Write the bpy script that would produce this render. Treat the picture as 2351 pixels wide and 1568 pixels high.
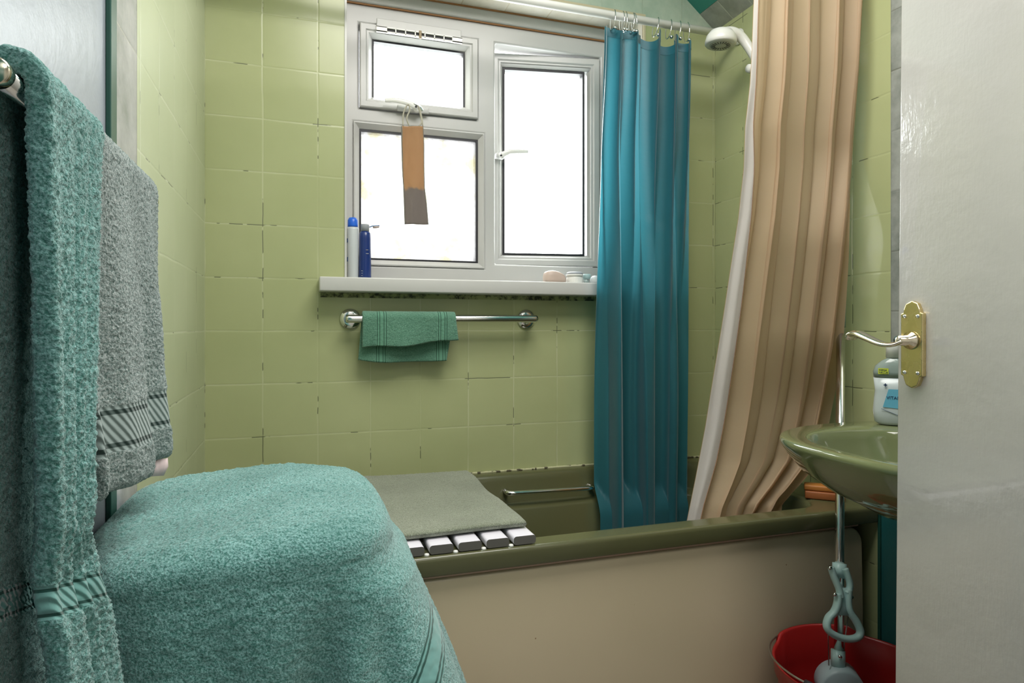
import bpy, bmesh, math, random
from mathutils import Vector, Matrix, noise
for o in list(bpy.data.objects): bpy.data.objects.remove(o, do_unlink=True)
SC = bpy.context.scene
COL = SC.collection
PI = math.pi
# ---------------------------------------------------------------- camera
F = 1474.0; HZ = 751.0; H = 1.03          # focal length and horizon row for a 2351 x 1568 frame; eye height
TH = math.radians(18.23); CT, ST = math.cos(TH), math.sin(TH)
cd = bpy.data.cameras.new('camera'); cam = bpy.data.objects.new('camera', cd); COL.objects.link(cam)
cam.location = (0, 0, H); cam.rotation_euler = (PI/2, 0, -TH)
cd.sensor_width = 36; cd.lens = 36*F/2351; cd.shift_y = -(784-HZ)/2351; cd.clip_start = .02
SC.camera = cam
# ---------------------------------------------------------------- world, exposure
SKY = 13.0
w = bpy.data.worlds.new('sky'); SC.world = w; w.use_nodes = True
bg = w.node_tree.nodes['Background']; bg.inputs[0].default_value = (.97, .98, 1.0, 1); bg.inputs[1].default_value = SKY
SC.view_settings.view_transform = 'Standard'; SC.view_settings.look = 'None'
SC.view_settings.exposure = 0.14; SC.view_settings.gamma = 1.0; SC.view_settings.use_curve_mapping = False

def area(name, loc, rot, sx, sy, power, col=(1, 1, 1)):
    l = bpy.data.lights.new(name, 'AREA'); l.shape = 'RECTANGLE'; l.size = sx; l.size_y = sy; l.energy = power; l.color = col
    o = bpy.data.objects.new(name, l); COL.objects.link(o); o.location = loc; o.rotation_euler = rot
    return o
p = area('window_daylight_portal', (.62, 2.24, 1.62), (-PI/2, 0, 0), 1.15, 1.05, 1)
p.data.cycles.is_portal = True
area('hall_fill_light', (.35, -.62, 2.25), (0, 0, 0), .55, .55, 14, (1, .95, .90))  # unseen fill added beyond the doorway to brighten surfaces facing it
area('overhead_fill_light', (.50, .80, 2.40), (0, 0, 0), .95, .95, 31, (1, .965, .92))  # unseen overhead fill added to lift the back wall and bath panel

# ---------------------------------------------------------------- measuring helpers
def R(px):                       # world X/Y ratio of a column of the photograph
    u = (px-1175.5)/F
    return (u*CT+ST)/(CT-u*ST)
def T(px, Y):
    return Y/(CT-(px-1175.5)/F*ST)
def at(px, py, Y):               # point on the plane Y seen at (px, py)
    t = T(px, Y); return Vector((Y*R(px), Y, H-(py-HZ)/F*t))
def atx(px, py, X):
    return at(px, py, X/R(px))
# ---------------------------------------------------------------- object helpers
def par(o, parent):
    if parent is not None:
        o.parent = parent
        if parent.type == 'EMPTY': o.matrix_parent_inverse = Matrix.Translation(-parent.location)
def tag(o, label, cat, group=None, kind=None):
    if label: o['label'] = label
    if cat: o['category'] = cat
    if group: o['group'] = group
    if kind: o['kind'] = kind
    return o
def thing(name, label, cat, loc, group=None):
    o = bpy.data.objects.new(name, None); COL.objects.link(o); o.location = loc; o.empty_display_size = .02
    return tag(o, label, cat, group)
def mesh(name, vs, fs, mat, parent=None, smooth=True, mods=None, mis=None):
    m = bpy.data.meshes.new(name); m.from_pydata([tuple(v) for v in vs], [], fs); m.validate(); m.update()
    mats = mat if isinstance(mat, (list, tuple)) else [mat]
    for x in mats: m.materials.append(x)
    if mis:
        for p_, k in zip(m.polygons, mis): p_.material_index = k
    bm = bmesh.new(); bm.from_mesh(m); bmesh.ops.recalc_face_normals(bm, faces=bm.faces); bm.to_mesh(m); bm.free()
    m.polygons.foreach_set('use_smooth', [smooth]*len(m.polygons))
    o = bpy.data.objects.new(name, m); COL.objects.link(o); par(o, parent)
    for md in mods or []:
        if md[0] == 'bev':
            b = o.modifiers.new('b', 'BEVEL'); b.width = md[1]; b.segments = md[2]; b.limit_method = 'ANGLE'; b.angle_limit = math.radians(40)
            if hasattr(b, 'harden_normals'): b.harden_normals = False
        elif md[0] == 'sub':
            b = o.modifiers.new('s', 'SUBSURF'); b.levels = md[1]; b.render_levels = md[1]
        elif md[0] == 'solid':
            b = o.modifiers.new('t', 'SOLIDIFY'); b.thickness = md[1]; b.offset = 0
    return o
class G:                         # collects shapes into one mesh
    def __init__(s): s.v = []; s.f = []
    def add(s, vs, fs):
        n = len(s.v); s.v += [Vector(v) for v in vs]; s.f += [tuple(i+n for i in f) for f in fs]; return s
    def box(s, x0, x1, y0, y1, z0, z1):
        vs = [(x, y, z) for x in (x0, x1) for y in (y0, y1) for z in (z0, z1)]
        return s.add(vs, [(0, 1, 3, 2), (4, 6, 7, 5), (0, 4, 5, 1), (2, 3, 7, 6), (0, 2, 6, 4), (1, 5, 7, 3)])
    def tube(s, pts, r, n=14, flat=None, up=None):
        pts = [Vector(q) for q in pts]; N = len(pts)
        rs = r if isinstance(r, (list, tuple)) else [r]*N
        prev = None; vs = []
        for i, q in enumerate(pts):
            t = (pts[min(i+1, N-1)]-pts[max(i-1, 0)]).normalized()
            if prev is None:
                a = Vector(up) if up else (Vector((0, 0, 1)) if abs(t.z) < .9 else Vector((1, 0, 0)))
            else: a = prev
            a = (a-t*a.dot(t)).normalized(); b = t.cross(a); prev = a
            fl = flat or 1
            for k in range(n):
                c = 2*PI*k/n; vs.append(q+a*math.cos(c)*rs[i]*fl+b*math.sin(c)*rs[i])
        fs = [(i*n+k, i*n+(k+1) % n, (i+1)*n+(k+1) % n, (i+1)*n+k) for i in range(N-1) for k in range(n)]
        fs += [tuple(range(n))[::-1], tuple(range((N-1)*n, N*n))]
        return s.add(vs, fs)
    def lathe(s, prof, c=(0, 0, 0), axis=(0, 0, 1), n=28):     # prof: (radius, height)
        ax = Vector(axis).normalized(); a = Vector((1, 0, 0)) if abs(ax.x) < .9 else Vector((0, 0, 1))
        a = (a-ax*a.dot(ax)).normalized(); b = ax.cross(a); c = Vector(c); vs = []
        for r, h in prof:
            r = max(r, 1e-5)
            for k in range(n):
                q = 2*PI*k/n; vs.append(c+ax*h+a*math.cos(q)*r+b*math.sin(q)*r)
        N = len(prof)
        fs = [(i*n+k, i*n+(k+1) % n, (i+1)*n+(k+1) % n, (i+1)*n+k) for i in range(N-1) for k in range(n)]
        fs += [tuple(range(n))[::-1], tuple(range((N-1)*n, N*n))]
        return s.add(vs, fs)
    def loft(s, loops, cap0=True, cap1=True):
        n = len(loops[0]); vs = [q for l in loops for q in l]; N = len(loops)
        fs = [(i*n+k, i*n+(k+1) % n, (i+1)*n+(k+1) % n, (i+1)*n+k) for i in range(N-1) for k in range(n)]
        if cap0: fs.append(tuple(range(n))[::-1])
        if cap1: fs.append(tuple(range((N-1)*n, N*n)))
        return s.add(vs, fs)
    def grid(s, rows):
        n = len(rows[0]); vs = [q for r_ in rows for q in r_]
        return s.add(vs, [(i*n+k, i*n+k+1, (i+1)*n+k+1, (i+1)*n+k) for i in range(len(rows)-1) for k in range(n-1)])
    def make(s, name, mat, parent=None, smooth=True, mods=None): return mesh(name, s.v, s.f, mat, parent, smooth, mods)
BEV = lambda w_, n=2: [('bev', w_, n)]
def lerp(a, b, t): return a+(b-a)*t
def ss(a, b, x):
    t = min(1, max(0, (x-a)/(b-a))); return t*t*(3-2*t)
def curve(pts, x):               # piecewise linear, smooth-ish
    if x <= pts[0][0]: return pts[0][1]
    for (a, b), (c, d) in zip(pts, pts[1:]):
        if x <= c: return lerp(b, d, (x-a)/(c-a))
    return pts[-1][1]
def smooth_path(pts, k=8):
    P = [Vector(q) for q in pts]; out = []
    for i in range(len(P)-1):
        a, b, c, d = P[max(i-1, 0)], P[i], P[i+1], P[min(i+2, len(P)-1)]
        for j in range(k):
            t = j/k; out.append(.5*((2*b)+(c-a)*t+(2*a-5*b+4*c-d)*t*t+(3*b-a-3*c+d)*t**3))
    return out+[P[-1]]

# ---------------------------------------------------------------- materials
class N:
    def __init__(s, name):
        s.m = bpy.data.materials.new(name); s.m.use_nodes = True; s.t = s.m.node_tree; s.b = s.t.nodes['Principled BSDF']; s.out = s.t.nodes['Material Output']
    def new(s, ty, **kw):
        n = s.t.nodes.new(ty)
        for k, v in kw.items(): setattr(n, k, v)
        return n
    def link(s, a, b): s.t.links.new(a, b)
    def setp(s, sock, v):
        if hasattr(v, 'is_output') or isinstance(v, bpy.types.NodeSocket): s.link(v, sock)
        elif isinstance(v, (tuple, list)): sock.default_value = tuple(v)+((1,) if len(v) == 3 and len(sock.default_value) == 4 else ())
        else: sock.default_value = v
    def math(s, op, a, b=0, c=None):
        n = s.new('ShaderNodeMath', operation=op); s.setp(n.inputs[0], a); s.setp(n.inputs[1], b)
        if c is not None: s.setp(n.inputs[2], c)
        return n.outputs[0]
    def noise(s, scale, detail=2, rough=.5, vec=None, out='Fac'):
        n = s.new('ShaderNodeTexNoise'); n.inputs['Scale'].default_value = scale; n.inputs['Detail'].default_value = detail; n.inputs['Roughness'].default_value = rough
        s.link(vec if vec is not None else s.pos(), n.inputs['Vector']); return n.outputs[out]
    def pos(s):
        if not hasattr(s, '_p'): s._p = s.new('ShaderNodeNewGeometry').outputs['Position']
        return s._p
    def sep(s):
        if not hasattr(s, '_s'):
            n = s.new('ShaderNodeSeparateXYZ'); s.link(s.pos(), n.inputs[0]); s._s = n.outputs
        return s._s
    def mix(s, f, a, b, mode='MIX'):
        n = s.new('ShaderNodeMix', data_type='RGBA', blend_type=mode); s.setp(n.inputs[0], f); s.setp(n.inputs[6], a); s.setp(n.inputs[7], b); return n.outputs[2]
    def ramp(s, f, pts):
        n = s.new('ShaderNodeValToRGB'); s.link(f, n.inputs[0]); e = n.color_ramp.elements
        while len(e) < len(pts): e.new(.5)
        for el, (p_, c) in zip(e, pts): el.position = p_; el.color = tuple(c)+(1,) if len(c) == 3 else c
        return n.outputs[0]
    def mrange(s, v, a, b, c=0, d=1):
        n = s.new('ShaderNodeMapRange'); s.setp(n.inputs[0], v); n.inputs[1].default_value = a; n.inputs[2].default_value = b; n.inputs[3].default_value = c; n.inputs[4].default_value = d; return n.outputs[0]
    def bump(s, h, strength=.3, dist=.002, prev=None):
        n = s.new('ShaderNodeBump'); n.inputs['Strength'].default_value = strength; n.inputs['Distance'].default_value = dist; s.link(h, n.inputs['Height'])
        if prev is not None: s.link(prev, n.inputs['Normal'])
        return n.outputs[0]
    def set(s, **kw):
        names = dict(color='Base Color', rough='Roughness', metal='Metallic', normal='Normal', spec='Specular IOR Level', sheen='Sheen Weight', trans='Transmission Weight', ior='IOR', coat='Coat Weight', alpha='Alpha', sss='Subsurface Weight')
        for k, v in kw.items(): s.setp(s.b.inputs[names[k]], v)
        return s.m
def plain(name, col, rough=.5, metal=0, var=.06, bump=0, bscale=200, **kw):
    n = N(name); f = n.noise(6, 3)
    c = n.mix(f, tuple(x*(1-var) for x in col), tuple(min(1, x*(1+var)) for x in col))
    d = dict(color=c, rough=rough, metal=metal); d.update(kw)
    if bump: d['normal'] = n.bump(n.noise(bscale, 2), bump, .001)
    return n.set(**d)

def tile_mat(name, axis, u0, su, v0, sv, base, base2, grout, crack=0.0, rough=.16, marble=False, gb=.25, wob=.12):
    n = N(name); sp = n.sep(); U = sp[0] if axis == 'X' else sp[1]; V = sp[2]
    if axis == 'XY': U, V = sp[0], sp[1]
    if axis == 'YX': U, V = sp[1], sp[0]
    nz = n.noise(14, 2); w_ = n.math('MULTIPLY', n.math('SUBTRACT', nz, .5), .004)
    def line(c, o, s_):
        q = n.math('DIVIDE', n.math('SUBTRACT', n.math('ADD', c, w_), o), s_)
        fr = n.math('FRACT', q); d = n.math('MINIMUM', fr, n.math('SUBTRACT', 1.0, fr))
        return n.math('MULTIPLY', d, s_), n.math('FLOOR', q)
    dU, iU = line(U, u0, su); dV, iV = line(V, v0, sv)
    d = n.math('MINIMUM', dU, dV)
    g = n.mrange(d, .0008, .0022, 1, 0)
    cell = n.new('ShaderNodeCombineXYZ'); n.link(iU, cell.inputs[0]); n.link(iV, cell.inputs[1])
    wn = n.new('ShaderNodeTexWhiteNoise', noise_dimensions='3D'); n.link(cell.outputs[0], wn.inputs['Vector'])
    if marble:
        off = n.new('ShaderNodeVectorMath', operation='ADD'); sc = n.new('ShaderNodeVectorMath', operation='SCALE'); n.link(wn.outputs['Color'], sc.inputs[0]); sc.inputs['Scale'].default_value = 7
        n.link(sc.outputs[0], off.inputs[0]); n.link(n.pos(), off.inputs[1])
        mz = n.noise(9, 6, .62, off.outputs[0]); base_c = n.mix(n.mrange(mz, .35, .65), base, base2)
    else:
        blot = n.noise(2.5, 4, .6); k = n.math('ADD', n.math('MULTIPLY', wn.outputs['Value'], wob), n.math('MULTIPLY', blot, .8))
        base_c = n.mix(n.mrange(k, .25, .75), base, base2)
    vis = n.mrange(n.noise(5, 3), .38, .6, .06, .60)
    c = n.mix(n.math('MULTIPLY', g, vis), base_c, grout)
    if crack > 0:
        cm = n.mrange(n.noise(11, 3, .6), .62-.1*crack, .64-.1*crack, 0, 1); thin = n.mrange(d, .0006, .0016, 1, 0)
        c = n.mix(n.math('MULTIPLY', n.math('MULTIPLY', cm, thin), .85), c, (.06, .07, .035))
    h = n.mrange(d, 0, .004, 0, 1)
    nb = n.bump(h, gb, .0015); tilt = n.bump(n.noise(7, 2), .25, .004, nb)
    return n.set(color=c, rough=rough, normal=tilt, coat=0.0)
GR1, GR2 = (.37, .405, .200), (.44, .47, .250)
M_back = tile_mat('painted_tile_back', 'X', -.2512, .1497, 1.019, .15, GR1, GR2, (.56, .58, .38), .35, .26)
M_left = tile_mat('painted_tile_side_glare', 'Y', 1.948, .150, 1.019, .15, (.44, .485, .30), (.52, .56, .37), (.66, .68, .52), .2, .36)  # same paint as the back wall, paled: window glare put into the colour
M_right = tile_mat('painted_tile_right', 'Y', 1.948, .150, 1.019, .15, GR1, GR2, (.42, .45, .25), 1.0, .07)
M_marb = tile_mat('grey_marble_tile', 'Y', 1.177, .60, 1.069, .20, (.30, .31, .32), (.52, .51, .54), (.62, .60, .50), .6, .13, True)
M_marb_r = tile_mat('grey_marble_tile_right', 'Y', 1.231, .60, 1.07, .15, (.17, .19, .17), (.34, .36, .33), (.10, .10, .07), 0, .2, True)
M_marbX = tile_mat('green_marble_tile', 'X', 1.112, .155, 2.06, .30, (.36, .46, .36), (.50, .58, .47), (.30, .33, .24), .4, .2, True)
M_soff = tile_mat('cream_marble_soffit_tile', 'XY', .80, .15, 1.93, .30, (.62, .58, .48), (.74, .71, .63), (.45, .33, .18), 0, .2, True)
M_strip = tile_mat('grey_strip_tile', 'YX', 1.948, .10, 0, 5, (.26, .28, .25), (.42, .43, .40), (.55, .55, .48), 0, .25, True)
def teal_paint():
    n = N('teal_gloss_paint'); c = n.mix(n.noise(4, 4), (.012, .10, .105), (.020, .135, .130))
    b = n.bump(n.noise(28, 3, .5), .30, .0035); b = n.bump(n.noise(230, 2), .18, .0006, b)
    n.b.inputs['Coat Roughness'].default_value = .26
    return n.set(color=c, rough=.30, normal=b, coat=1.0, spec=.9)
M_teal = teal_paint()
def sheen_paint():
    n = N('window_sheen_gloss_paint'); c = n.mix(n.noise(6, 5, .6), (.25, .28, .32), (.34, .37, .41))  # pale tone is the window's reflection on the gloss, put into base colour
    b = n.bump(n.noise(30, 3, .5), .25, .003); b = n.bump(n.noise(230, 2), .25, .0006, b)
    return n.set(color=c, rough=.32, normal=b)
M_sheen_wall = sheen_paint()
M_tealceil = plain('teal_ceiling_paint', (.03, .24, .20), .35)
M_white_paint = plain('white_ceiling_paint', (.72, .72, .68), .7)
def door_paint():
    n = N('white_gloss_door_paint'); c = n.mix(n.noise(3, 4), (.50, .49, .46), (.56, .55, .525))
    spot = n.mrange(n.noise(26, 2), .80, .83, 0, 1); c = n.mix(spot, c, (.2, .17, .12))
    b = n.bump(n.noise(7, 2), .35, .008); st = n.new('ShaderNodeMapping'); st.inputs['Scale'].default_value = (60, 60, 9); n.link(n.pos(), st.inputs[0])
    b = n.bump(n.noise(4, 3, .6, st.outputs[0]), .18, .0012, b); b = n.bump(n.noise(90, 3), .30, .0012, b)
    return n.set(color=c, rough=.10, normal=b, coat=1.0, spec=.9)
M_door = door_paint()
M_upvc = plain('white_upvc', (.50, .50, .485), .28, var=.03)
M_upvc_b = plain('white_board', (.56, .56, .54), .3, var=.04)
M_gask = plain('black_rubber_gasket', (.012, .012, .016), .5)
M_orange = plain('orange_sealant', (.36, .17, .06), .6)
M_beads = plain('cream_tile_trim', (.56, .50, .33), .4)
M_chrome = plain('polished_chrome', (.80, .80, .78), .12, 1, var=.02)
M_brass = N('brass'); 
_n = M_brass; M_brass = _n.set(color=_n.mix(_n.noise(40, 3), (.68, .54, .25), (.84, .70, .38)), rough=_n.mrange(_n.noise(60, 2), .3, .7, .16, .34), metal=1.0)
M_lever = plain('worn_chromed_brass', (.70, .63, .50), .16, 1)
M_tub = N('avocado_acrylic'); _n = M_tub; M_tub = _n.set(color=_n.mix(_n.noise(5, 3), (.080, .082, .036), (.098, .100, .046)), rough=.2)
M_basin = N('avocado_ceramic'); _n = M_basin; M_basin = _n.set(color=_n.mix(_n.noise(4, 2), (.135, .158, .070), (.158, .182, .084)), rough=.08, coat=.5)
def panel_mat():
    n = N('cream_panel'); c = n.mix(n.noise(2.5, 3), (.47, .40, .26), (.56, .47, .33))
    sp = n.mrange(n.noise(75, 1), .80, .82, 0, 1); c = n.mix(sp, c, (.2, .12, .05))
    return n.set(color=c, rough=.32, normal=n.bump(n.noise(5, 2), .15, .006))
M_panel = panel_mat()
M_pink = plain('pink_trim', (.46, .30, .22), .4)
def terry_mat(name, c0, c1, band=None, scale=420):
    n = N(name); f = n.noise(scale, 2, .6); f2 = n.noise(9, 3)
    c = n.mix(n.mrange(f, .36, .68), c0, c1); c = n.mix(n.mrange(f2, .35, .7, 0, .35), c, tuple(.75*x for x in c0))
    h = n.math('ADD', n.noise(scale, 3, .65), n.math('MULTIPLY', n.noise(scale*.4, 2), .8))
    amt = 1.0
    if band:
        e, expr = band(n); c = n.mix(e, c, tuple(.62*a+.38*b for a, b in zip(c0, c1))); c = n.mix(n.math('MULTIPLY', n.math('LESS_THAN', expr, -.2), e), c, tuple(.45*a for a in c0)); h = n.math('ADD', n.math('MULTIPLY', h, n.math('SUBTRACT', 1.0, e)), n.math('MULTIPLY', expr, e))  # band grooves painted darker, shade the bump alone leaves too weak
    return n.set(color=c, rough=.95, spec=.1, sheen=.35, normal=n.bump(h, .9, .0028))
def zband(z0, z1, tilt=0):
    def f(n):
        z = n.math('ADD', n.sep()[2], n.math('MULTIPLY', n.sep()[1], tilt)); a = n.math('GREATER_THAN', z, z0); b = n.math('LESS_THAN', z, z1); e = n.math('MULTIPLY', a, b)
        mid = n.math('ABSOLUTE', n.math('SUBTRACT', z, (z0+z1)/2)); hw = (z1-z0)/2
        g = n.math('LESS_THAN', n.math('ABSOLUTE', n.math('SUBTRACT', mid, hw*.72)), hw*.10)
        s_ = n.math('MULTIPLY', n.math('SINE', n.math('MULTIPLY', n.math('ADD', n.sep()[1], n.math('MULTIPLY', z, .6)), 900)), .35)
        return e, n.math('SUBTRACT', n.math('ADD', s_, .4), n.math('MULTIPLY', g, 1.5))
    return f
def xbands(n):
    x = n.sep()[0]; es = None; gs = None
    for c_ in (.222, .400):
        q = n.math('ABSOLUTE', n.math('SUBTRACT', x, c_)); e = n.math('LESS_THAN', q, .015)
        g = n.math('ADD', n.math('LESS_THAN', n.math('ABSOLUTE', n.math('SUBTRACT', q, .006)), .0011), n.math('LESS_THAN', n.math('ABSOLUTE', n.math('SUBTRACT', q, .0125)), .0011))
        es = e if es is None else n.math('ADD', es, e); gs = g if gs is None else n.math('ADD', gs, g)
    return n.math('MULTIPLY', es, 1.0), n.math('SUBTRACT', .5, n.math('MULTIPLY', gs, 1.6))
def diagband(n):
    s_ = n.sep(); c_ = n.math('SUBTRACT', n.math('MULTIPLY', s_[0], .83), n.math('MULTIPLY', n.math('SUBTRACT', s_[2], H), .55))
    front = n.math('LESS_THAN', s_[1], .92)
    e = n.math('MULTIPLY', n.math('MULTIPLY', n.math('GREATER_THAN', c_, .326), n.math('LESS_THAN', c_, .368)), front)
    q = n.math('ABSOLUTE', n.math('SUBTRACT', c_, .347)); g = n.math('ADD', n.math('LESS_THAN', n.math('ABSOLUTE', n.math('SUBTRACT', q, .0125)), .0016), n.math('LESS_THAN', n.math('ABSOLUTE', n.math('SUBTRACT', q, .0185)), .0014))
    return e, n.math('SUBTRACT', .5, n.math('MULTIPLY', g, 1.8))
TC0, TC1 = (.050, .190, .160), (.31, .56, .55)
M_terry = terry_mat('teal_terry', TC0, TC1, zband(.951, .977, .25))
M_terry2 = terry_mat('grey_teal_terry', (.10, .165, .15), (.48, .54, .53), zband(.900, .948))
M_terry3 = terry_mat('teal_terry_cover', TC0, TC1, diagband)
M_terry4 = terry_mat('mid_green_terry', (.075, .21, .14), (.20, .40, .29), xbands, 500)
M_terry5 = terry_mat('grey_green_terry', (.17, .195, .13), (.38, .41, .32), None, 500)
def cloth(name, c0, c1, trans, rough=.5, sheen=.2, tcol=None, edge=None):
    n = N(name); c = n.mix(n.noise(3, 3), c0, c1)
    if edge: c = edge(n, c)
    bm_ = n.bump(n.noise(18, 4, .6), .25, .004)
    n.set(color=c, rough=rough, sheen=sheen, normal=bm_)
    tr = n.new('ShaderNodeBsdfTranslucent'); n.setp(tr.inputs[0], tcol or c); n.link(bm_, tr.inputs['Normal'])
    mx = n.new('ShaderNodeMixShader'); mx.inputs[0].default_value = trans; n.link(n.b.outputs[0], mx.inputs[1]); n.link(tr.outputs[0], mx.inputs[2]); n.link(mx.outputs[0], n.out.inputs[0])
    return n.m
M_blue = cloth('teal_blue_satin', (.015, .118, .150), (.024, .160, .195), .36, .42, .3, (.05, .31, .40))
M_cream = cloth('cream_polyester', (.52, .40, .25), (.60, .46, .30), .42, .6, .1, (.72, .44, .20))
M_hem = cloth('white_hem', (.78, .74, .70), (.85, .82, .78), .3, .6, .1)
def glass():
    n = N('window_glass'); t = n.new('ShaderNodeBsdfTransparent'); t.inputs[0].default_value = (.93, .95, .93, 1)
    g = n.new('ShaderNodeBsdfGlossy'); g.inputs['Roughness'].default_value = .1; nb = n.bump(n.noise(45, 3), .5, .003); n.link(nb, g.inputs['Normal'])
    mx = n.new('ShaderNodeMixShader'); mx.inputs[0].default_value = .06; n.link(t.outputs[0], mx.inputs[1]); n.link(g.outputs[0], mx.inputs[2]); n.link(mx.outputs[0], n.out.inputs[0]); return n.m
def frosted():
    n = N('patterned_obscure_glass'); t = n.new('ShaderNodeBsdfTransparent'); n.link(n.mix(n.mrange(n.noise(16, 5, .65), .50, .66), (.26, .26, .26), (.235, .23, .20)), t.inputs[0])
    d = n.new('ShaderNodeBsdfTranslucent'); wv = n.noise(16, 5, .65); vo = n.new('ShaderNodeTexNoise'); 
    c = n.mix(n.mrange(wv, .50, .62), (.60, .60, .59), (.52, .50, .38)); n.link(c, d.inputs[0])
    nb = n.bump(n.noise(38, 4, .7), 1.0, .01); n.link(nb, d.inputs['Normal'])
    mx = n.new('ShaderNodeMixShader'); mx.inputs[0].default_value = .4; n.link(t.outputs[0], mx.inputs[1]); n.link(d.outputs[0], mx.inputs[2]); n.link(mx.outputs[0], n.out.inputs[0]); return n.m
M_glass = glass(); M_frost = frosted()
M_whitep = plain('white_plastic', (.78, .78, .74), .25, var=.02)
M_slat = plain('white_slat_plastic', (.80, .78, .86), .3, var=.03)
M_slatend = plain('slat_end_grey', (.105, .10, .09), .5, var=.03)
M_red = plain('red_plastic', (.33, .013, .012), .3)
M_pale = plain('pale_aqua_plastic', (.46, .66, .64), .35)
M_dark = plain('black_plastic', (.03, .03, .035), .4)
M_steelwire = plain('steel_wire', (.45, .42, .38), .35, 1)
M_greyp = plain('grey_plastic', (.33, .35, .38), .4)
M_wood = plain('orange_brown_wood', (.30, .095, .025), .55, var=.3, bump=.3)
M_strip_g = plain('dark_green_trim', (.015, .075, .055), .3)
M_floor = plain('grey_vinyl', (.30, .28, .25), .5)
M_caulk = N('old_sealant'); _n = M_caulk; M_caulk = _n.set(color=_n.mix(_n.mrange(_n.noise(60, 3), .55, .62), (.50, .50, .30), (.07, .06, .035)), rough=.6, normal=_n.bump(_n.noise(120, 2), .6, .003))
def mould():
    n = N('mould_line'); return n.set(color=n.mix(n.mrange(n.noise(38, 4, .7), .45, .60), (.30, .34, .15), (.035, .04, .025)), rough=.8)
M_mould = mould()

# ---------------------------------------------------------------- the room
XL, XR, YB = -.2512, 1.4045, 1.948
YF = -.03; CZ = 2.43
WX0, WX1, WZ0, WZ1 = .125, 1.112, 1.150, 2.090
def struct(o, label=None):
    o['kind'] = 'structure'
    if label: o['label'] = label
    return o
def slope_z(x): return 2.085+(XR-x)*.80
# back wall with window hole and reveals (0 green, 1 green marble, 2 soffit)
Zg = 2.066; yo = YB+.26; g = G(); mi = []
def rect(x0, x1, z0, z1, k):
    g.add([(x0, YB, z0), (x1, YB, z0), (x1, YB, z1), (x0, YB, z1)], [(0, 1, 2, 3)]); mi.append(k)
for (x0, x1, z0, z1) in ((XL, XR, 0, WZ0), (XL, WX0, WZ0, Zg), (WX1, XR, WZ0, Zg)): rect(x0, x1, z0, z1, 0)
rect(XL, WX0, Zg, CZ, 1); rect(WX0, WX1, WZ1, CZ, 1)
xc = XR-(CZ-2.085)/.80
rect(WX1, XR, Zg, CZ, 1)
for q, k in (([(WX0, YB, WZ0), (WX0, yo, WZ0), (WX0, yo, WZ1), (WX0, YB, WZ1)], 2), ([(WX1, YB, WZ0), (WX1, yo, WZ0), (WX1, yo, WZ1), (WX1, YB, WZ1)], 2),
             ([(WX0, YB, WZ1), (WX1, YB, WZ1), (WX1, yo, WZ1), (WX0, yo, WZ1)], 2), ([(WX0, YB, WZ0), (WX1, YB, WZ0), (WX1, yo, WZ0), (WX0, yo, WZ0)], 2)):
    g.add(q, [(0, 1, 2, 3)]); mi.append(k)
for q in ([(XL-.3, yo, -.05), (WX0, yo, -.05), (WX0, yo, 2.8), (XL-.3, yo, 2.8)], [(WX1, yo, -.05), (XR+.3, yo, -.05), (XR+.3, yo, 2.8), (WX1, yo, 2.8)],
          [(WX0, yo, -.05), (WX1, yo, -.05), (WX1, yo, WZ0), (WX0, yo, WZ0)], [(WX0, yo, WZ1), (WX1, yo, WZ1), (WX1, yo, 2.8), (WX0, yo, 2.8)]):
    g.add(q, [(0, 1, 2, 3)]); mi.append(0)
struct(mesh('wall_back', g.v, g.f, [M_back, M_marbX, M_soff], None, False, None, mi), 'pale green tiled wall with the window')
# left wall
YT, YM, YE = 1.177, 1.047, 1.020
def wallbox(name, pieces, mats, label):
    g = G(); mis = []
    for (x0, x1, y0, y1, z0, z1, k) in pieces: g.box(x0, x1, y0, y1, z0, z1); mis += [k]*6
    return struct(mesh(name, g.v, g.f, mats, None, False, None, mis), label)
wallbox('wall_left', [(XL-.1, XL, YT, yo, 0, CZ, 0), (XL-.1, XL, YM, YT, 0, CZ, 1), (XL-.1, XL-.004, YF-.1, YM, 0, CZ, 2)], [M_left, M_marb, M_sheen_wall], 'left wall, tiled beyond and glossy paint near the towels')
g = G(); g.box(XL-.004, XL+.003, YE-.006, YM-.002, 0, CZ); struct(g.make('trim_1', M_strip_g, None, False, BEV(.0015)), 'dark green vertical edge strip beside the marble tiles')
# right wall
YR = 1.231
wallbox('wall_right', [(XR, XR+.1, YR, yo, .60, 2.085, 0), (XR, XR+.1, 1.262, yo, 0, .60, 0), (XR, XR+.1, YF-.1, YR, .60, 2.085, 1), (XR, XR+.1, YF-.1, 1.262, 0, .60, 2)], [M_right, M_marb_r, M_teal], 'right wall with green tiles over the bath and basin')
g = G(); g.box(XR-.004, XR+.001, 1.258, 1.266, 0, .60); struct(g.make('trim_2', M_strip_g, None, False))
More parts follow.
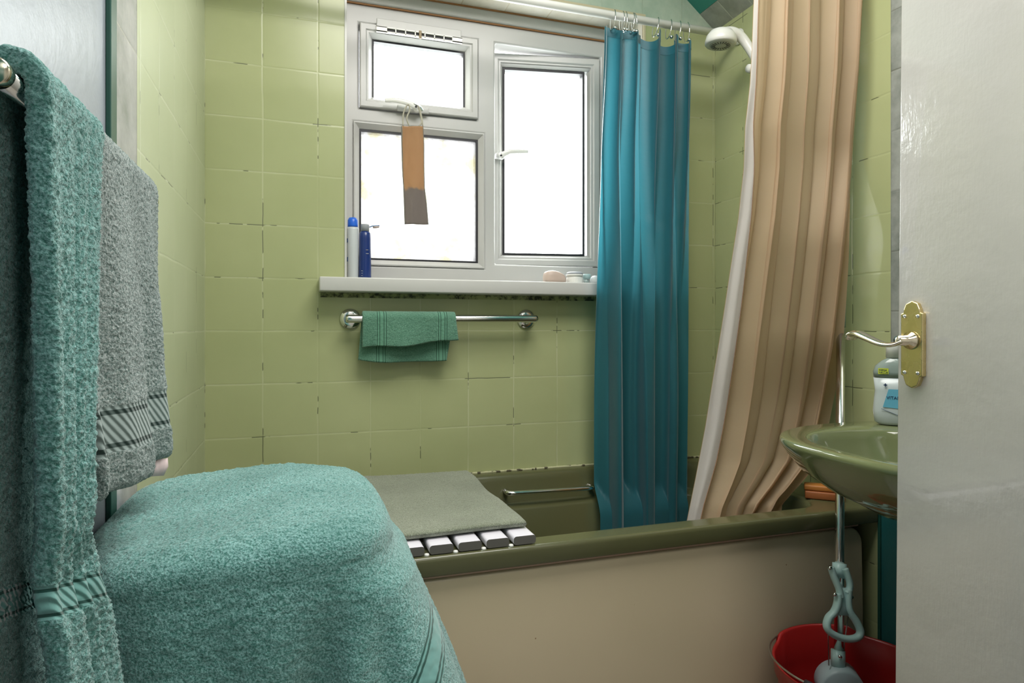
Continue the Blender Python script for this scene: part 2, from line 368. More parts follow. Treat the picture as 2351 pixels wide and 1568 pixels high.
# ceiling: sloped part over the bath side, with a strip of grey tiles at its foot
g = G(); mis = []
def slopeq(xa, xb, y0, y1, k, off=0.0):
    g.add([(xa, y0, slope_z(xa)-off), (xb, y0, slope_z(xb)-off), (xb, y1, slope_z(xb)-off), (xa, y1, slope_z(xa)-off)], [(0, 1, 2, 3)]); mis.append(k)
slopeq(XR+.02, 1.340, YF-.1, yo, 1, .001); slopeq(1.340, xc, YF-.1, yo, 0)
g.add([(xc, YF-.1, CZ), (XL-.1, YF-.1, CZ), (XL-.1, yo, CZ), (xc, yo, CZ)], [(0, 1, 2, 3)]); mis.append(2)
g.add([(XR+.15, YF-.2, CZ+.05), (XL-.2, YF-.2, CZ+.05), (XL-.2, yo, CZ+.05), (XR+.15, yo, CZ+.05)], [(0, 1, 2, 3)]); mis.append(2)
g.add([(XR+.1, YF-.2, 2.05), (XR+.1, yo, 2.05), (XR+.1, yo, CZ+.05), (XR+.1, YF-.2, CZ+.05)], [(0, 1, 2, 3)]); mis.append(2)
struct(mesh('ceiling', g.v, g.f, [M_tealceil, M_strip, M_white_paint], None, False, None, mis), 'teal sloping ceiling edged with grey tiles')
g = G(); g.box(XL-.1, XR+.1, -1.4, yo, -.05, 0); struct(g.make('floor', M_floor, None, False))
# door wall and the landing behind the camera
DX0, DX1, DZ = .09, .90, 2.0
g = G(); g.box(XL-.1, DX0, YF-.10, YF, 0, CZ).box(DX1, XR+.1, YF-.10, YF, 0, CZ).box(DX0, DX1, YF-.10, YF, DZ, CZ)
struct(g.make('wall_front', M_teal, None, False))
g = G(); g.box(XL-.15, XL-.1, -1.45, YF-.1, 0, CZ+.05).box(XR+.1, XR+.15, -1.45, YF-.1, 0, CZ+.05).box(XL-.15, XR+.15, -1.45, -1.4, 0, CZ+.05).box(XL-.15, XR+.15, -1.4, YF-.1, CZ, CZ+.05)
struct(g.make('wall_landing', M_white_paint, None, False))
# cream edging round the window opening, sill
g = G(); b = .011
g.box(WX0-.002, WX0+.004, YB-.004, YB+.004, 1.17, WZ1); struct(g.make('trim_3', M_upvc_b, None, False), 'thin white bead up the left edge of the window opening')
g = G(); g.box(WX0, WX1+b, YB-.004, YB+.004, WZ1, WZ1+b).box(WX1, WX1+b, YB-.004, YB+.004, 1.17, WZ1); struct(g.make('trim_4', M_beads, None, False, BEV(.002)), 'cream bead round the top and right of the window opening')
g = G(); g.box(.05, 1.20, 1.87, YB, 1.131, 1.172).box(WX0+.001, WX1-.001, YB-.001, 2.075, 1.151, 1.172)
sill = struct(g.make('trim_5', M_upvc_b, None, True, BEV(.004, 3)), 'white window sill board')
g = G(); g.box(.055, 1.19, YB-.0035, YB-.0005, 1.117, 1.131); struct(g.make('trim_6', M_mould, None, False), 'mouldy sealant line under the window sill')

# ---------------------------------------------------------------- window
YW = 2.07
def ring(g, x0, x1, z0, z1, prof, tf=None):        # prof: (inset, y)
    loops = []
    for i, y in prof:
        l = [Vector((x0+i, y, z0+i)), Vector((x1-i, y, z0+i)), Vector((x1-i, y, z1-i)), Vector((x0+i, y, z1-i))]
        loops.append([tf(q) for q in l] if tf else l)
    n = len(loops); fs = []; vs = [q for l in loops for q in l]
    for i in range(n):
        j = (i+1) % n
        for k in range(4): fs.append((i*4+k, i*4+(k+1) % 4, j*4+(k+1) % 4, j*4+k))
    g.add(vs, fs)
SILL = 1.172
fx0, fx1, fz0, fz1 = WX0+.001, WX1-.001, SILL+.001, 2.046
oTL = (.1744, .5616, 1.720, 1.988); oBL = (.1578, .584, 1.2257, 1.677); oR = (.622, 1.012, 1.242, 1.987)
xs = sorted({fx0, fx1, *[v for o_ in (oTL, oBL, oR) for v in o_[:2]]}); zs = sorted({fz0, fz1, *[v for o_ in (oTL, oBL, oR) for v in o_[2:]]})
g = G()
ya, yb2 = YW, YW+.065
def inside(x, z): return any(o_[0] < x < o_[1] and o_[2] < z < o_[3] for o_ in (oTL, oBL, oR))
bm = bmesh.new(); vd = {}
def V_(x, y, z):
    k = (round(x, 5), round(y, 5), round(z, 5))
    if k not in vd: vd[k] = bm.verts.new(k)
    return vd[k]
for i in range(len(xs)-1):
    for j in range(len(zs)-1):
        cx, cz = (xs[i]+xs[i+1])/2, (zs[j]+zs[j+1])/2
        if inside(cx, cz): continue
        for y in (ya, yb2): bm.faces.new([V_(xs[i], y, zs[j]), V_(xs[i+1], y, zs[j]), V_(xs[i+1], y, zs[j+1]), V_(xs[i], y, zs[j+1])])
        for (a, c_, s_) in (((xs[i], zs[j]), (xs[i], zs[j+1]), (-1, 0)), ((xs[i+1], zs[j]), (xs[i+1], zs[j+1]), (1, 0)), ((xs[i], zs[j]), (xs[i+1], zs[j]), (0, -1)), ((xs[i], zs[j+1]), (xs[i+1], zs[j+1]), (0, 1))):
            nx, nz = cx+s_[0]*(xs[i+1]-xs[i])/2+s_[0]*1e-4, cz+s_[1]*(zs[j+1]-zs[j])/2+s_[1]*1e-4
            if inside(nx, nz) or nx < fx0 or nx > fx1 or nz < fz0 or nz > fz1:
                bm.faces.new([V_(a[0], ya, a[1]), V_(c_[0], ya, c_[1]), V_(c_[0], yb2, c_[1]), V_(a[0], yb2, a[1])])
bmesh.ops.recalc_face_normals(bm, faces=bm.faces)
bmesh.ops.dissolve_limit(bm, angle_limit=.01, verts=bm.verts, edges=bm.edges)
me = bpy.data.meshes.new('window_1'); bm.to_mesh(me); bm.free(); me.materials.append(M_upvc)
win = bpy.data.objects.new('window_1', me); COL.objects.link(win); struct(win, 'white plastic framed window with three lights')
bv = win.modifiers.new('b', 'BEVEL'); bv.width = .006; bv.segments = 3; bv.limit_method = 'ANGLE'
me.polygons.foreach_set('use_smooth', [False]*len(me.polygons))
# head board over the frame with orange seams
g = G(); g.box(fx0, fx1, YW-.012, YW+.06, 2.050, 2.089); g.make('head_board', M_upvc_b, win, False, BEV(.006, 3))
g = G(); g.box(fx0, fx1, YW-.004, YW+.002, 2.046, 2.0505).box(fx0, fx1, YW-.016, YW-.010, 2.0855, 2.0895); g.make('seam', M_orange, win, False)
# fixed light bottom left
x0, x1, z0, z1 = oBL
g = G(); ring(g, x0, x1, z0, z1, [(0, YW+.055), (0, YW-.004), (.004, YW-.005), (.0185, YW+.012), (.0185, YW+.055)]); bead = g.make('glazing_bead', M_upvc, win, False)
g = G(); ring(g, x0+.018, x1-.018, z0+.018, z1-.018, [(0, YW+.05), (0, YW+.013), (.0065, YW+.013), (.0065, YW+.05)]); g.make('gasket', M_gask, bead, False)
g = G(); g.box(x0+.019, x1-.019, YW+.022, YW+.026, z0+.019, z1-.019); g.make('pane', M_frost, bead, False)
# top left sash
x0, x1, z0, z1 = oTL
g = G(); ring(g, x0+.002, x1-.002, z0+.002, z1-.002, [(0, YW+.05), (0, YW-.010), (.003, YW-.013), (.018, YW-.013), (.022, YW-.009), (.027, YW-.009), (.0395, YW+.010), (.0395, YW+.05)])
sash = g.make('sash', M_upvc, win, False)
g = G(); ring(g, x0+.040, x1-.040, z0+.033, z1-.040, [(0, YW+.045), (0, YW+.011), (.0075, YW+.011), (.0075, YW+.045)])
g.make('gasket', M_gask, sash, False)
g = G(); g.box(x0+.04, x1-.04, YW+.02, YW+.024, z0+.033, z1-.04); g.make('pane', M_glass, sash, False)
# trickle vent along the head of the top left sash
v0 = at(863, 72, YW-.02); v1 = at(1060, 98, YW-.02)
g = G(); g.box(v0.x+.002, v1.x-.002, YW-.022, YW-.0135, 1.968, 2.002); vent = g.make('trickle_vent', M_upvc, win, False, BEV(.002))
g = G(); g.box(v0.x, v1.x, YW-.030, YW-.0225, 1.9555, 1.9605).box(v0.x, v1.x, YW-.030, YW-.0225, 1.9705, 1.9745).box(v0.x, v0.x+.034, YW-.030, YW-.0225, 1.956, 1.974).box(v1.x-.034, v1.x, YW-.030, YW-.0225, 1.956, 1.974)
nv = 7
for k in range(1, nv): 
    xx = lerp(v0.x+.03, v1.x-.03, k/nv); g.box(xx-.0018, xx+.0018, YW-.030, YW-.0225, 1.956, 1.974)
g.make('vent_slots', M_whitep, vent, False, BEV(.0006, 1))
g = G(); g.box(v0.x+.03, v1.x-.03, YW-.0235, YW-.0215, 1.956, 1.974); g.make('vent_back', M_gask, vent, False)
g = G(); xx = (v0.x+v1.x)/2; g.box(xx-.004, xx+.004, YW-.034, YW-.028, 1.951, 1.976); g.make('vent_slider', plain('tan_slider', (.30, .22, .12), .5), vent, False, BEV(.001))
def handle(base, tip, mid, parent, screw):
    g = G(); pts = smooth_path([base, mid[0], mid[1], tip], 7)
    g.tube(pts, [lerp(.010, .0065, i/(len(pts)-1)) for i in range(len(pts))], 12, .55, (0, 1, 0))
    g.lathe([(.0001, 0), (.012, 0), (.012, .014), (.010, .016), (.0001, .016)], base+Vector((0, .016, 0)), (0, -1, 0))
    h = g.make('handle', M_whitep, parent); g = G(); g.lathe([(.0001, 0), (.0035, 0), (.0035, .002), (.0001, .002)], screw, (0, -1, 0), 12); g.make('screw', M_dark, h)
Yh = YW-.040
g = G(); q0 = at(912, 246, YW-.018); q1 = at(984, 258, YW-.018); g.box(q0.x, q1.x, YW-.022, YW-.0135, min(q0.z, q1.z)-.006, q0.z+.008); g.make('handle_plate', M_upvc, sash, True, BEV(.003, 2))
handle(at(958, 247, Yh), at(884, 230, Yh), (at(935, 236, Yh-.004), at(908, 230, Yh-.004)), sash, at(955, 245, Yh-.012))
g = G(); g.tube(smooth_path([at(950, 238, Yh-.004), at(962, 244, Yh-.004), at(970, 256, Yh-.002)], 5), .0045, 10); g.make('latch', M_chrome, sash)
# right sash, open outwards about ten degrees, hinged on the right
hx = oR[1]; an = math.radians(9.8)
def swing(q):
    d = q-Vector((hx, YW, 0)); return Vector((hx+d.x*math.cos(an)+d.y*math.sin(an), YW-d.x*math.sin(an)+d.y*math.cos(an), q.z))
x0, x1, z0, z1 = oR
g = G(); ring(g, x0+.002, x1-.003, z0+.002, z1-.006, [(0, YW+.055), (0, YW-.002), (.003, YW-.005), (.020, YW-.005), (.025, YW), (.030, YW), (.041, YW+.016), (.041, YW+.055)], swing)
rs = g.make('sash', M_upvc, win, False)
g = G(); ring(g, x0+.0415, x1-.0545, z0+.0400, z1-.0500, [(0, YW+.05), (0, YW+.010), (.0075, YW+.010), (.0075, YW+.05)], swing); g.make('gasket', M_gask, rs, False)
g = G(); ring(g, x0+.040, x1-.040, z0+.038, z1-.044, [(0, YW+.05), (0, YW+.012), (.002, YW+.012), (.014, YW+.014), (.014, YW+.05)], swing)
g.f = [f for f in g.f]
g2 = G(); g2.add([swing(Vector(q)) for q in ((x1-.058, YW+.009, z0+.02), (x1-.040, YW+.006, z0+.02), (x1-.040, YW+.006, z1-.03), (x1-.058, YW+.009, z1-.03))], [(0, 1, 2, 3)]); 
g2 = G(); ring(g2, x0+.030, x1-.030, z0+.030, z1-.040, [(0, YW+.05), (0, YW), (.0085, YW+.009), (.0095, YW+.05)], swing); g2.make('glazing_bead', M_upvc, rs, False)
g = G(); vs = [swing(Vector((x, y, z))) for x in (x0+.04, x1-.04) for y in (YW+.022, YW+.026) for z in (z0+.04, z1-.04)]
g.add(vs, [(0, 1, 3, 2), (4, 6, 7, 5), (0, 4, 5, 1), (2, 3, 7, 6), (0, 2, 6, 4), (1, 5, 7, 3)]); g.make('pane', M_glass, rs, False)
Yr = swing(Vector((.65, YW-.03, 0))).y
handle(at(1153, 356, Yr), at(1212, 348, Yr-.004), (at(1163, 351, Yr-.004), at(1175, 348, Yr-.006)), rs, at(1150, 357, Yr-.013))
g = G(); q = at(1146, 357, Yr+.01); g.box(q.x-.012, q.x+.018, q.y-.008, q.y+.028, q.z-.010, q.z+.008); g.make('handle_plate', M_upvc, rs, True, BEV(.003))

# ---------------------------------------------------------------- bath
RZ = .572
def rr(x0, x1, y0, y1, r, z, n=12):
    out = []
    for cx, cy, a0 in ((x1-r, y1-r, 0), (x0+r, y1-r, PI/2), (x0+r, y0+r, PI), (x1-r, y0+r, 3*PI/2)):
        for k in range(n+1):
            a = a0+PI/2*k/n; out.append(Vector((cx+r*math.cos(a), cy+r*math.sin(a), z)))
    return out
tub = thing('bathtub', 'olive green bathtub under the window with a cream side panel', 'bathtub', ((XL+XR)/2, 1.6, 0))
BX0, BX1, BY0, BY1 = XL+.002, XR-.002, 1.262, YB-.002
IX0, IX1, IY0, IY1 = -.14, 1.285, 1.322, 1.912
g = G()
L = [rr(BX0, BX1, BY0+.014, BY1, .006, RZ-.040), rr(BX0, BX1, BY0+.002, BY1, .006, RZ-.0395), rr(BX0, BX1, BY0+.001, BY1, .006, RZ-.037), rr(BX0, BX1, BY0, BY1, .008, RZ-.010), rr(BX0, BX1, BY0+.0006, BY1, .008, RZ-.006), rr(BX0+.002, BX1-.002, BY0+.0025, BY1-.001, .008, RZ-.002), rr(BX0+.005, BX1-.005, BY0+.006, BY1-.003, .008, RZ), rr(BX0+.008, BX1-.008, BY0+.010, BY1-.005, .008, RZ), rr(IX0-.010, IX1+.010, IY0-.014, IY1+.010, .085, RZ), rr(IX0-.004, IX1+.004, IY0-.006, IY1+.004, .08, RZ-.001),
     rr(IX0, IX1, IY0, IY1, .075, RZ-.003), rr(IX0+.006, IX1-.006, IY0+.005, IY1-.004, .07, RZ-.007), rr(IX0+.010, IX1-.010, IY0+.010, IY1-.008, .07, RZ-.014), rr(IX0+.013, IX1-.012, IY0+.013, IY1-.011, .07, RZ-.024), rr(IX0+.03, IX1-.02, IY0+.016, IY1-.025, .07, .492),
     rr(IX0+.033, IX1-.022, IY0+.018, IY1-.029, .07, .484), rr(IX0+.05, IX1-.035, IY0+.026, IY1-.052, .07, .478), rr(IX0+.055, IX1-.038, IY0+.03, IY1-.058, .07, .470), rr(IX0+.10, IX1-.06, IY0+.05, IY1-.078, .08, .28), rr(IX0+.15, IX1-.09, IY0+.08, IY1-.10, .09, .20), rr(IX0+.22, IX1-.14, IY0+.13, IY1-.15, .09, .18)]
g.loft(L, False, True); g.make('tub_shell', M_tub, tub)
# side panel with rounded top right corner, pink strip above it
PX1 = 1.372; pts = []
n_ = 10
outl = [(XL+.002, .002), (PX1-.012, .002), (PX1, .12), (PX1+.002, .30)]
for k in range(n_+1):
    a = PI/2*k/n_; outl.append((PX1-.002-.045+.045*math.cos(a), .475+.045*math.sin(a)))
outl.append((XL+.002, .520))
rows = [[Vector((x, 1.308, z)) for x, z in outl], [Vector((x, 1.287, z)) for x, z in outl], [Vector((lerp(x, .56, .006), 1.281, lerp(z, .26, .015))) for x, z in outl]]
g = G(); g.loft(rows, True, True); g.make('side_panel', M_panel, tub, True, BEV(.003, 2))
g = G(); g.box(XL+.002, PX1-.02, 1.279, 1.29, .5225, .5305); g.make('panel_trim', M_pink, tub, False, BEV(.002))
g = G(); g.box(.46, XR-.01, YB-.010, YB-.002, RZ-.001, RZ+.005); g.make('sealant', M_caulk, tub, False, BEV(.002))
# grab handle on inner back side
hz_ = .520; hy = 1.862
a = Vector((.602, hy, hz_+.004)); b = Vector((.882, hy, hz_-.001))
g = G(); g.tube(smooth_path([Vector((a.x, 1.893, a.z)), a, lerp(a, b, .15)+Vector((0, -.006, 0)), lerp(a, b, .5)+Vector((0, -.008, 0)), lerp(a, b, .85)+Vector((0, -.006, 0)), b, Vector((b.x, 1.893, b.z))], 6), .0075, 14)
g.make('grab_handle', M_chrome, tub)

# ---------------------------------------------------------------- bath board with towel
bd = thing('bath_board', 'white slatted board laid across the bath, ends of its slats showing', 'bath board', (.22, 1.6, RZ))
pitch = .0592; sw = .049; top = RZ+.020
for k in range(8):
    xr = .472-k*pitch
    prof = []
    for cx, cz, a0 in ((xr-.006, top-.006, 0), (xr-sw+.006, top-.006, PI/2), (xr-sw+.006, RZ+.008, PI), (xr-.006, RZ+.008, 3*PI/2)):
        for j in range(5):
            aa = a0+PI/2*j/4; prof.append((cx+.006*math.cos(aa), cz+.006*math.sin(aa)))
    y0, y1 = 1.272, 1.850
    g = G(); g.loft([[Vector((x, y0, z)) for x, z in prof], [Vector((x, y1, z)) for x, z in prof]], False, True)
    s_ = g.make('slat', M_slat, bd, True)
    g = G(); g.add([Vector((x, y0, z)) for x, z in prof], [tuple(range(len(prof)))]); g.make('slat_end', M_slatend, s_, False)
for y in (1.35, 1.86-.05):
    g = G(); g.box(.472-8*pitch+.01, .47, y, y+.03, RZ-.012, RZ+.003); g.make('cross_bar', M_whitep, bd, False)
for k in range(1, 5):
    g = G(); g.lathe([(.0001, 0), (.006, 0), (.0045, .004), (.0001, .005)], (.472-k*pitch+.005, 1.275, RZ), (0, 0, 1), 10); g.make('rubber_foot', M_whitep, bd)

def fluff(q, s1=380, a1=.0011, s2=150, a2=.0012): return noise.noise(q*s1)*a1+noise.noise(q*s2+Vector((7, 3, 1)))*a2
# grey green towel over the board
def board_towel():
    nx, ny = 190, 200; topr, bot = [], []
    x0f = lambda v: -.01; 
    for j in range(ny+1):
        v = j/ny; rt, rb = [], []
        for i in range(nx+1):
            u = i/nx; X = lerp(-.02, .468+.004*math.sin(9*v), u); Y = lerp(1.312, 1.862-.02*u, v)+.004*math.sin(7*u+1)*(1-v)
            e = min(u*nx, (1-u)*nx*1.0, v*ny, (1-v)*ny)
            ed = math.sqrt(max(0, 1-(1-min(1, min((1-u)*.49, v*.55, (1-v)*.55)/.012))**2)); th = .016
            z = top+.0015+th*.5+.0015*math.sin(28*Y+3*u)+.002*noise.noise(Vector((X*9, Y*9, 0)))
            z -= .010*ss(.94, 1, u)*(1-.5*v)*ss(.0, .4, 1-v)*.0
            q = Vector((X, Y, z)); f = fluff(q)
            rt.append(q+Vector((0, 0, th*.5*ed+f*ed))); rb.append(Vector((X, Y, max(top+.0008, z-th*.5*ed))))
        topr.append(rt); bot.append(rb)
    g = G(); g.grid(topr); g.grid(bot); n = nx+1; N_ = n*(ny+1)
    bd_ = [(k) for k in range(n)]+[j*n+nx for j in range(1, ny+1)]+[ny*n+k for k in range(nx-1, -1, -1)]+[j*n for j in range(ny-1, 0, -1)]
    for a_, b_ in zip(bd_, bd_[1:]+bd_[:1]): g.f.append((a_, b_, b_+N_, a_+N_))
    o = g.make('folded_towel', M_terry5); tag(o, 'grey-green towel laid flat over the slatted bath board', 'towel')
board_towel()

# ---------------------------------------------------------------- towel rail at left with two towels
RX, RZL = -.208, 1.213
RY0, RY1 = .560, 1.045
rail = thing('towel_rail', 'chrome towel rail on the left wall holding two towels', 'towel rail', (RX, .80, RZL))
g = G(); g.tube([(RX, RY0, RZL), (RX, RY1, RZL)], .0085, 20); g.make('bar', M_chrome, rail)
CAP = [(.0001, 0), (.0095, .0), (.0108, .002), (.0108, .010), (.009, .012), (.0001, .012)]
g = G(); g.lathe(CAP, (RX, RY0-.012, RZL), (0, 1, 0)); g.make('end_cap', M_lever, rail)
g = G(); g.lathe(CAP, (RX, RY1, RZL), (0, 1, 0)); g.make('end_cap', M_chrome, rail)
for y in (RY0-.006, RY1+.006):
    g = G(); g.tube([(RX, y, RZL), (XL-.004, y, RZL)], .005, 14).lathe([(.0001, 0), (.016, 0), (.016, .004), (.0001, .006)], (XL-.0035 if y < .8 else XL+.0005, y, RZL), (1, 0, 0)); g.make('wall_bracket', M_chrome, rail)
def spow(v, p): return math.copysign(abs(v)**p, v)
def hanging(name, mat, path, yr, th, wave, NV, NA, s1=380, a1=.0012, a2=.0014, bandfn=None):
    # path: smooth list of (x,z) over the rail; yr(a, s, z): Y; wave(a, s, z): offset of the outer leg
    P = [Vector((x, 0, z)) for x, z in path]; Ls = [0]
    for a_, b_ in zip(P, P[1:]): Ls.append(Ls[-1]+(b_-a_).length)
    tot = Ls[-1]; C = []
    j = 0
    for i in range(NV+1):
        s_ = tot*i/NV
        while j < len(Ls)-2 and Ls[j+1] < s_: j += 1
        C.append(P[j].lerp(P[j+1], (s_-Ls[j])/(Ls[j+1]-Ls[j]+1e-9)))
    loops = []; nb = NA//3; ne = 14
    prof = [(i/NA, 1, 0) for i in range(NA+1)]+[(1, spow(math.cos(PI*k/ne), .8), spow(math.sin(PI*k/ne), .8)) for k in range(1, ne)]+[(1-i/nb, -1, 0) for i in range(nb+1)]+[(0, -spow(math.cos(PI*k/ne), .7), -.8*spow(math.sin(PI*k/ne), .7)) for k in range(1, ne)]
    for i, c in enumerate(C):
        s_ = i/NV; t = (C[min(i+1, NV)]-C[max(i-1, 0)]).normalized(); nrm = Vector((-t.z, 0, t.x))
        taper = math.sqrt(max(.02, 1-(1-min(1, min(s_, 1-s_)*tot/.012))**2))
        l = []
        for (a_, b_, e_) in prof:
            w_ = wave(a_, s_, c.z); hh = th/2
            q = c+nrm*(b_*hh*taper+w_); q.y = yr(a_, s_, c.z)+e_*hh
            bf = bandfn(q, s_) if bandfn else 0
            d = fluff(q, s1, a1, 140, a2)*(1-.85*bf)-.0012*bf
            l.append(q+(nrm*b_+Vector((0, e_, 0)))*d)
        loops.append(l)
    g = G(); g.loft(loops, True, True); return g.make(name, mat)
def upath(xc_, zc, r, outpts, inpts, n=14):
    pts = [(x, z) for x, z in inpts]
    for k in range(n+1):
        a_ = PI-PI*k/n; pts.append((xc_+r*math.cos(a_), zc+r*math.sin(a_)))
    return pts+list(outpts)
def w1(a, s, z):
    out = ss(.40, .52, s); d = ss(0, .25, 1.22-z)
    f = -.013*math.exp(-((a-.80-.03*math.sin(5*z))/.055)**2)-.0085*math.exp(-((a-.50+.03*math.sin(6*z+1))/.065)**2)+.003*math.cos(2*PI*a*3)
    return out*f*(.3+.7*d)
def y1(a, s, z):
    y1_ = curve([(.60, .700), (.70, .690), (.77, .680), (.80, .668), (.825, .668), (.85, .655), (.95, .662), (1.1, .684), (1.17, .696), (1.24, .715)], z)
    y0_ = curve([(.6, .578), (.8, .576), (.84, .580), (1.21, .578)], z); return lerp(y0_, y1_, a)
r1 = .0085+.0090+.0008
path = upath(RX, RZL, r1, [(-.1880, 1.10), (-.1860, .95), (-.1850, .87), (-.188, .845), (-.188, .825), (-.180, .79), (-.172, .70), (-.166, .58)], [(-.228, .66), (-.227, 1.0)])
def b1(q, s): 
    k = q.z+.25*q.y; return ss(.949, .953, k)*ss(.979, .975, k) if s > .5 else 0
o = hanging('hand_towel', M_terry, path, y1, .018, w1, 620, 100, bandfn=b1, a1=.0024, a2=.0010, s1=430)
tag(o, 'thick teal terry towel at the near end of the left rail', 'towel')
def w2(a, s, z):
    out = ss(.40, .52, s); d = ss(0, .22, 1.215-z)
    f = .004+.016*math.cos(2*PI*(a*2.0-.62))*(1-.45*a)+.003*math.cos(2*PI*(a*5+.1))
    return out*(d*f+.010*ss(1.0, .88, z)*(1-.3*a))
def y2(a, s, z): return lerp(curve([(.84, .735), (1.0, .725), (1.21, .722)], z), curve([(.85, 1.012), (.90, 1.000), (1.0, .990), (1.21, .982)], z), a)
r2 = .0085+.0070+.0008
path = upath(RX, RZL, r2, [(-.1930, 1.10), (-.1930, 1.0), (-.1925, .858)], [(-.226, .93), (-.225, 1.05)])
o = hanging('hand_towel', M_terry2, path, y2, .014, w2, 460, 210, a1=.0016, a2=.0009, s1=420, bandfn=lambda q, s: (ss(.898, .902, q.z)*ss(.950, .946, q.z)) if s > .5 else 0)
tag(o, 'grey-teal terry towel at the far end of the left rail', 'towel')
L_ = [at(350, 1050, .935), at(385, 1050, .94), at(376, 1092, .935), at(345, 1094, .925)]
g = G(); g.grid([[L_[0].lerp(L_[1], i/6)+Vector((.0, .0, .002*math.sin(i))) for i in range(7)], [L_[0].lerp(L_[1], i/6).lerp(L_[3].lerp(L_[2], i/6), .5)+Vector((.003*math.sin(i*1.3), 0, 0)) for i in range(7)], [L_[3].lerp(L_[2], i/6) for i in range(7)]])
o2 = g.make('care_label', plain('pink_label', (.62, .50, .50), .7), o, True, [('solid', .0006)])

# ---------------------------------------------------------------- laundry basket covered by the big teal towel
lb = thing('laundry_basket', 'tall laundry basket beneath the big teal towel by the bath', 'basket', (-.06, .98, 0))
g = G(); g.loft([rr(-.225, .065, .825, 1.175, .04, 0), rr(-.235, .085, .810, 1.185, .04, .76), rr(-.225, .075, .82, 1.175, .04, .768)], True, True); g.make('body', M_whitep, lb)
g = G(); g.loft([rr(-.238, .088, .807, 1.188, .04, .7685), rr(-.236, .086, .809, 1.186, .04, .776), rr(-.21, .06, .83, 1.16, .04, .779)], True, True); g.make('lid', M_whitep, lb)
def cover():
    NA, NS = 420, 300; loops = []
    cx, cy = -.055, .985
    # boundary of the top in plan: rounded rectangle radius function
    def outline(phi, z):
        d = max(0, .79-z)
        x1_ = .118+.36*d; x0_ = -.2485; y0_ = .752-.05*d; y1_ = 1.215+.02*d
        c, s = math.cos(phi), math.sin(phi); ax = (x1_-cx) if c > 0 else (cx-x0_); ay = (y1_-cy) if s > 0 else (cy-y0_)
        nn = 4.2; r = (abs(c/ax)**nn+abs(s/ay)**nn)**(-1/nn)
        # draping folds that grow downwards
        k = ss(0, .3, d)
        r += k*(.010*math.sin(phi*7+1.0)+.007*math.sin(phi*13+2))
        r += .030*k*math.exp(-((phi+.85)/.28)**2)
        x, y = cx+r*c, cy+r*s
        return x, y
    segT = .42; 
    for j in range(NS+1):
        s = j/NS; l = []
        for i in range(NA):
            phi = -PI+2*PI*i/NA
            bx, by = outline(phi, .79)
            if s < .45:
                q = s/.45; f = q; rad = .045; dist = math.hypot(bx-cx, by-cy)
                e = max(0, (f*dist-(dist-rad))/rad)
                x, y = cx+(bx-cx)*f, cy+(by-cy)*f
                zt = .795+.006*math.sin(x*14+1)+.004*noise.noise(Vector((x*9, y*9, 0)))-.016*ss(.9, 1.2, y)*ss(-.1, .1, x)
                z = zt-rad*(1-math.sqrt(max(0, 1-e*e)))*.8
                if e > 0: pass
                ze = zt-rad*.8
            else:
                q = (s-.45)/.55; bot = .36; z = lerp(.757, bot, q)
                x, y = outline(phi, z+.0)
                w_ = ss(0, .12, q); ox, oy = outline(phi, .79); x, y = lerp(ox, x, w_), lerp(oy, y, w_)
                zt = .795+.006*math.sin(ox*14+1)+.004*noise.noise(Vector((ox*9, oy*9, 0)))-.016*ss(.9, 1.2, oy)*ss(-.1, .1, ox); z += (zt-.036-.757)*(1-q)
                y += -.006*math.sin(x*30+z*12)*ss(0, .4, q)*(1 if y < .85 else 0)
                if y < .86:
                    kf = ss(.74, .60, z); y += kf*(.016*math.exp(-((x-.012-(z-.6)*.25)/.030)**2)-.014*math.exp(-((x-.050-(z-.6)*.12)/.018)**2)+.010*math.exp(-((x-.095)/.016)**2)-.006*math.exp(-((x+.09+(z-.6)*.3)/.035)**2))
                x += .004*noise.noise(Vector((x*12, y*12, z*8)))
            x = max(x, XL+.002); p_ = Vector((x, y, z))
            dz = fluff(p_, 330, .0016, 130, .0018)
            if s < .45: p_.z += dz*1.1
            else:
                dd = Vector((x-cx, y-cy, 0)).normalized(); p_ += dd*dz*.7
            p_.x = max(p_.x, XL+.002)
            l.append(p_)
        loops.append(l)
    g = G(); g.loft(loops[1:], True, False)
    o = g.make('bath_towel', M_terry3); tag(o, 'large teal terry towel draped over the box in the foreground', 'towel')
cover()

# ---------------------------------------------------------------- grab rail under the window with the small towel
gr = thing('grab_rail', 'polished steel grab rail screwed to the tiles under the window', 'grab rail', (.41, YB, 1.054))
A = Vector((.139, 1.889, 1.054)); B = Vector((.688, 1.889, 1.056)); r0 = .0115
g = G(); g.tube(smooth_path([Vector((A.x, YB-.002, A.z)), Vector((A.x, 1.915, A.z)), Vector((A.x+.008, 1.895, A.z)), A+Vector((.03, 0, 0)), B-Vector((.03, 0, 0)), Vector((B.x-.008, 1.895, B.z)), Vector((B.x, 1.915, B.z)), Vector((B.x, YB-.002, B.z))], 8), r0, 20); g.make('bar', M_chrome, gr)
for q in (A, B):
    g = G(); g.lathe([(.0001, 0), (.030, 0), (.0305, .003), (.029, .007), (.017, .010), (.0001, .0105)], (q.x, YB-.0005, q.z), (0, -1, 0), 36); g.make('rosette', M_chrome, gr)
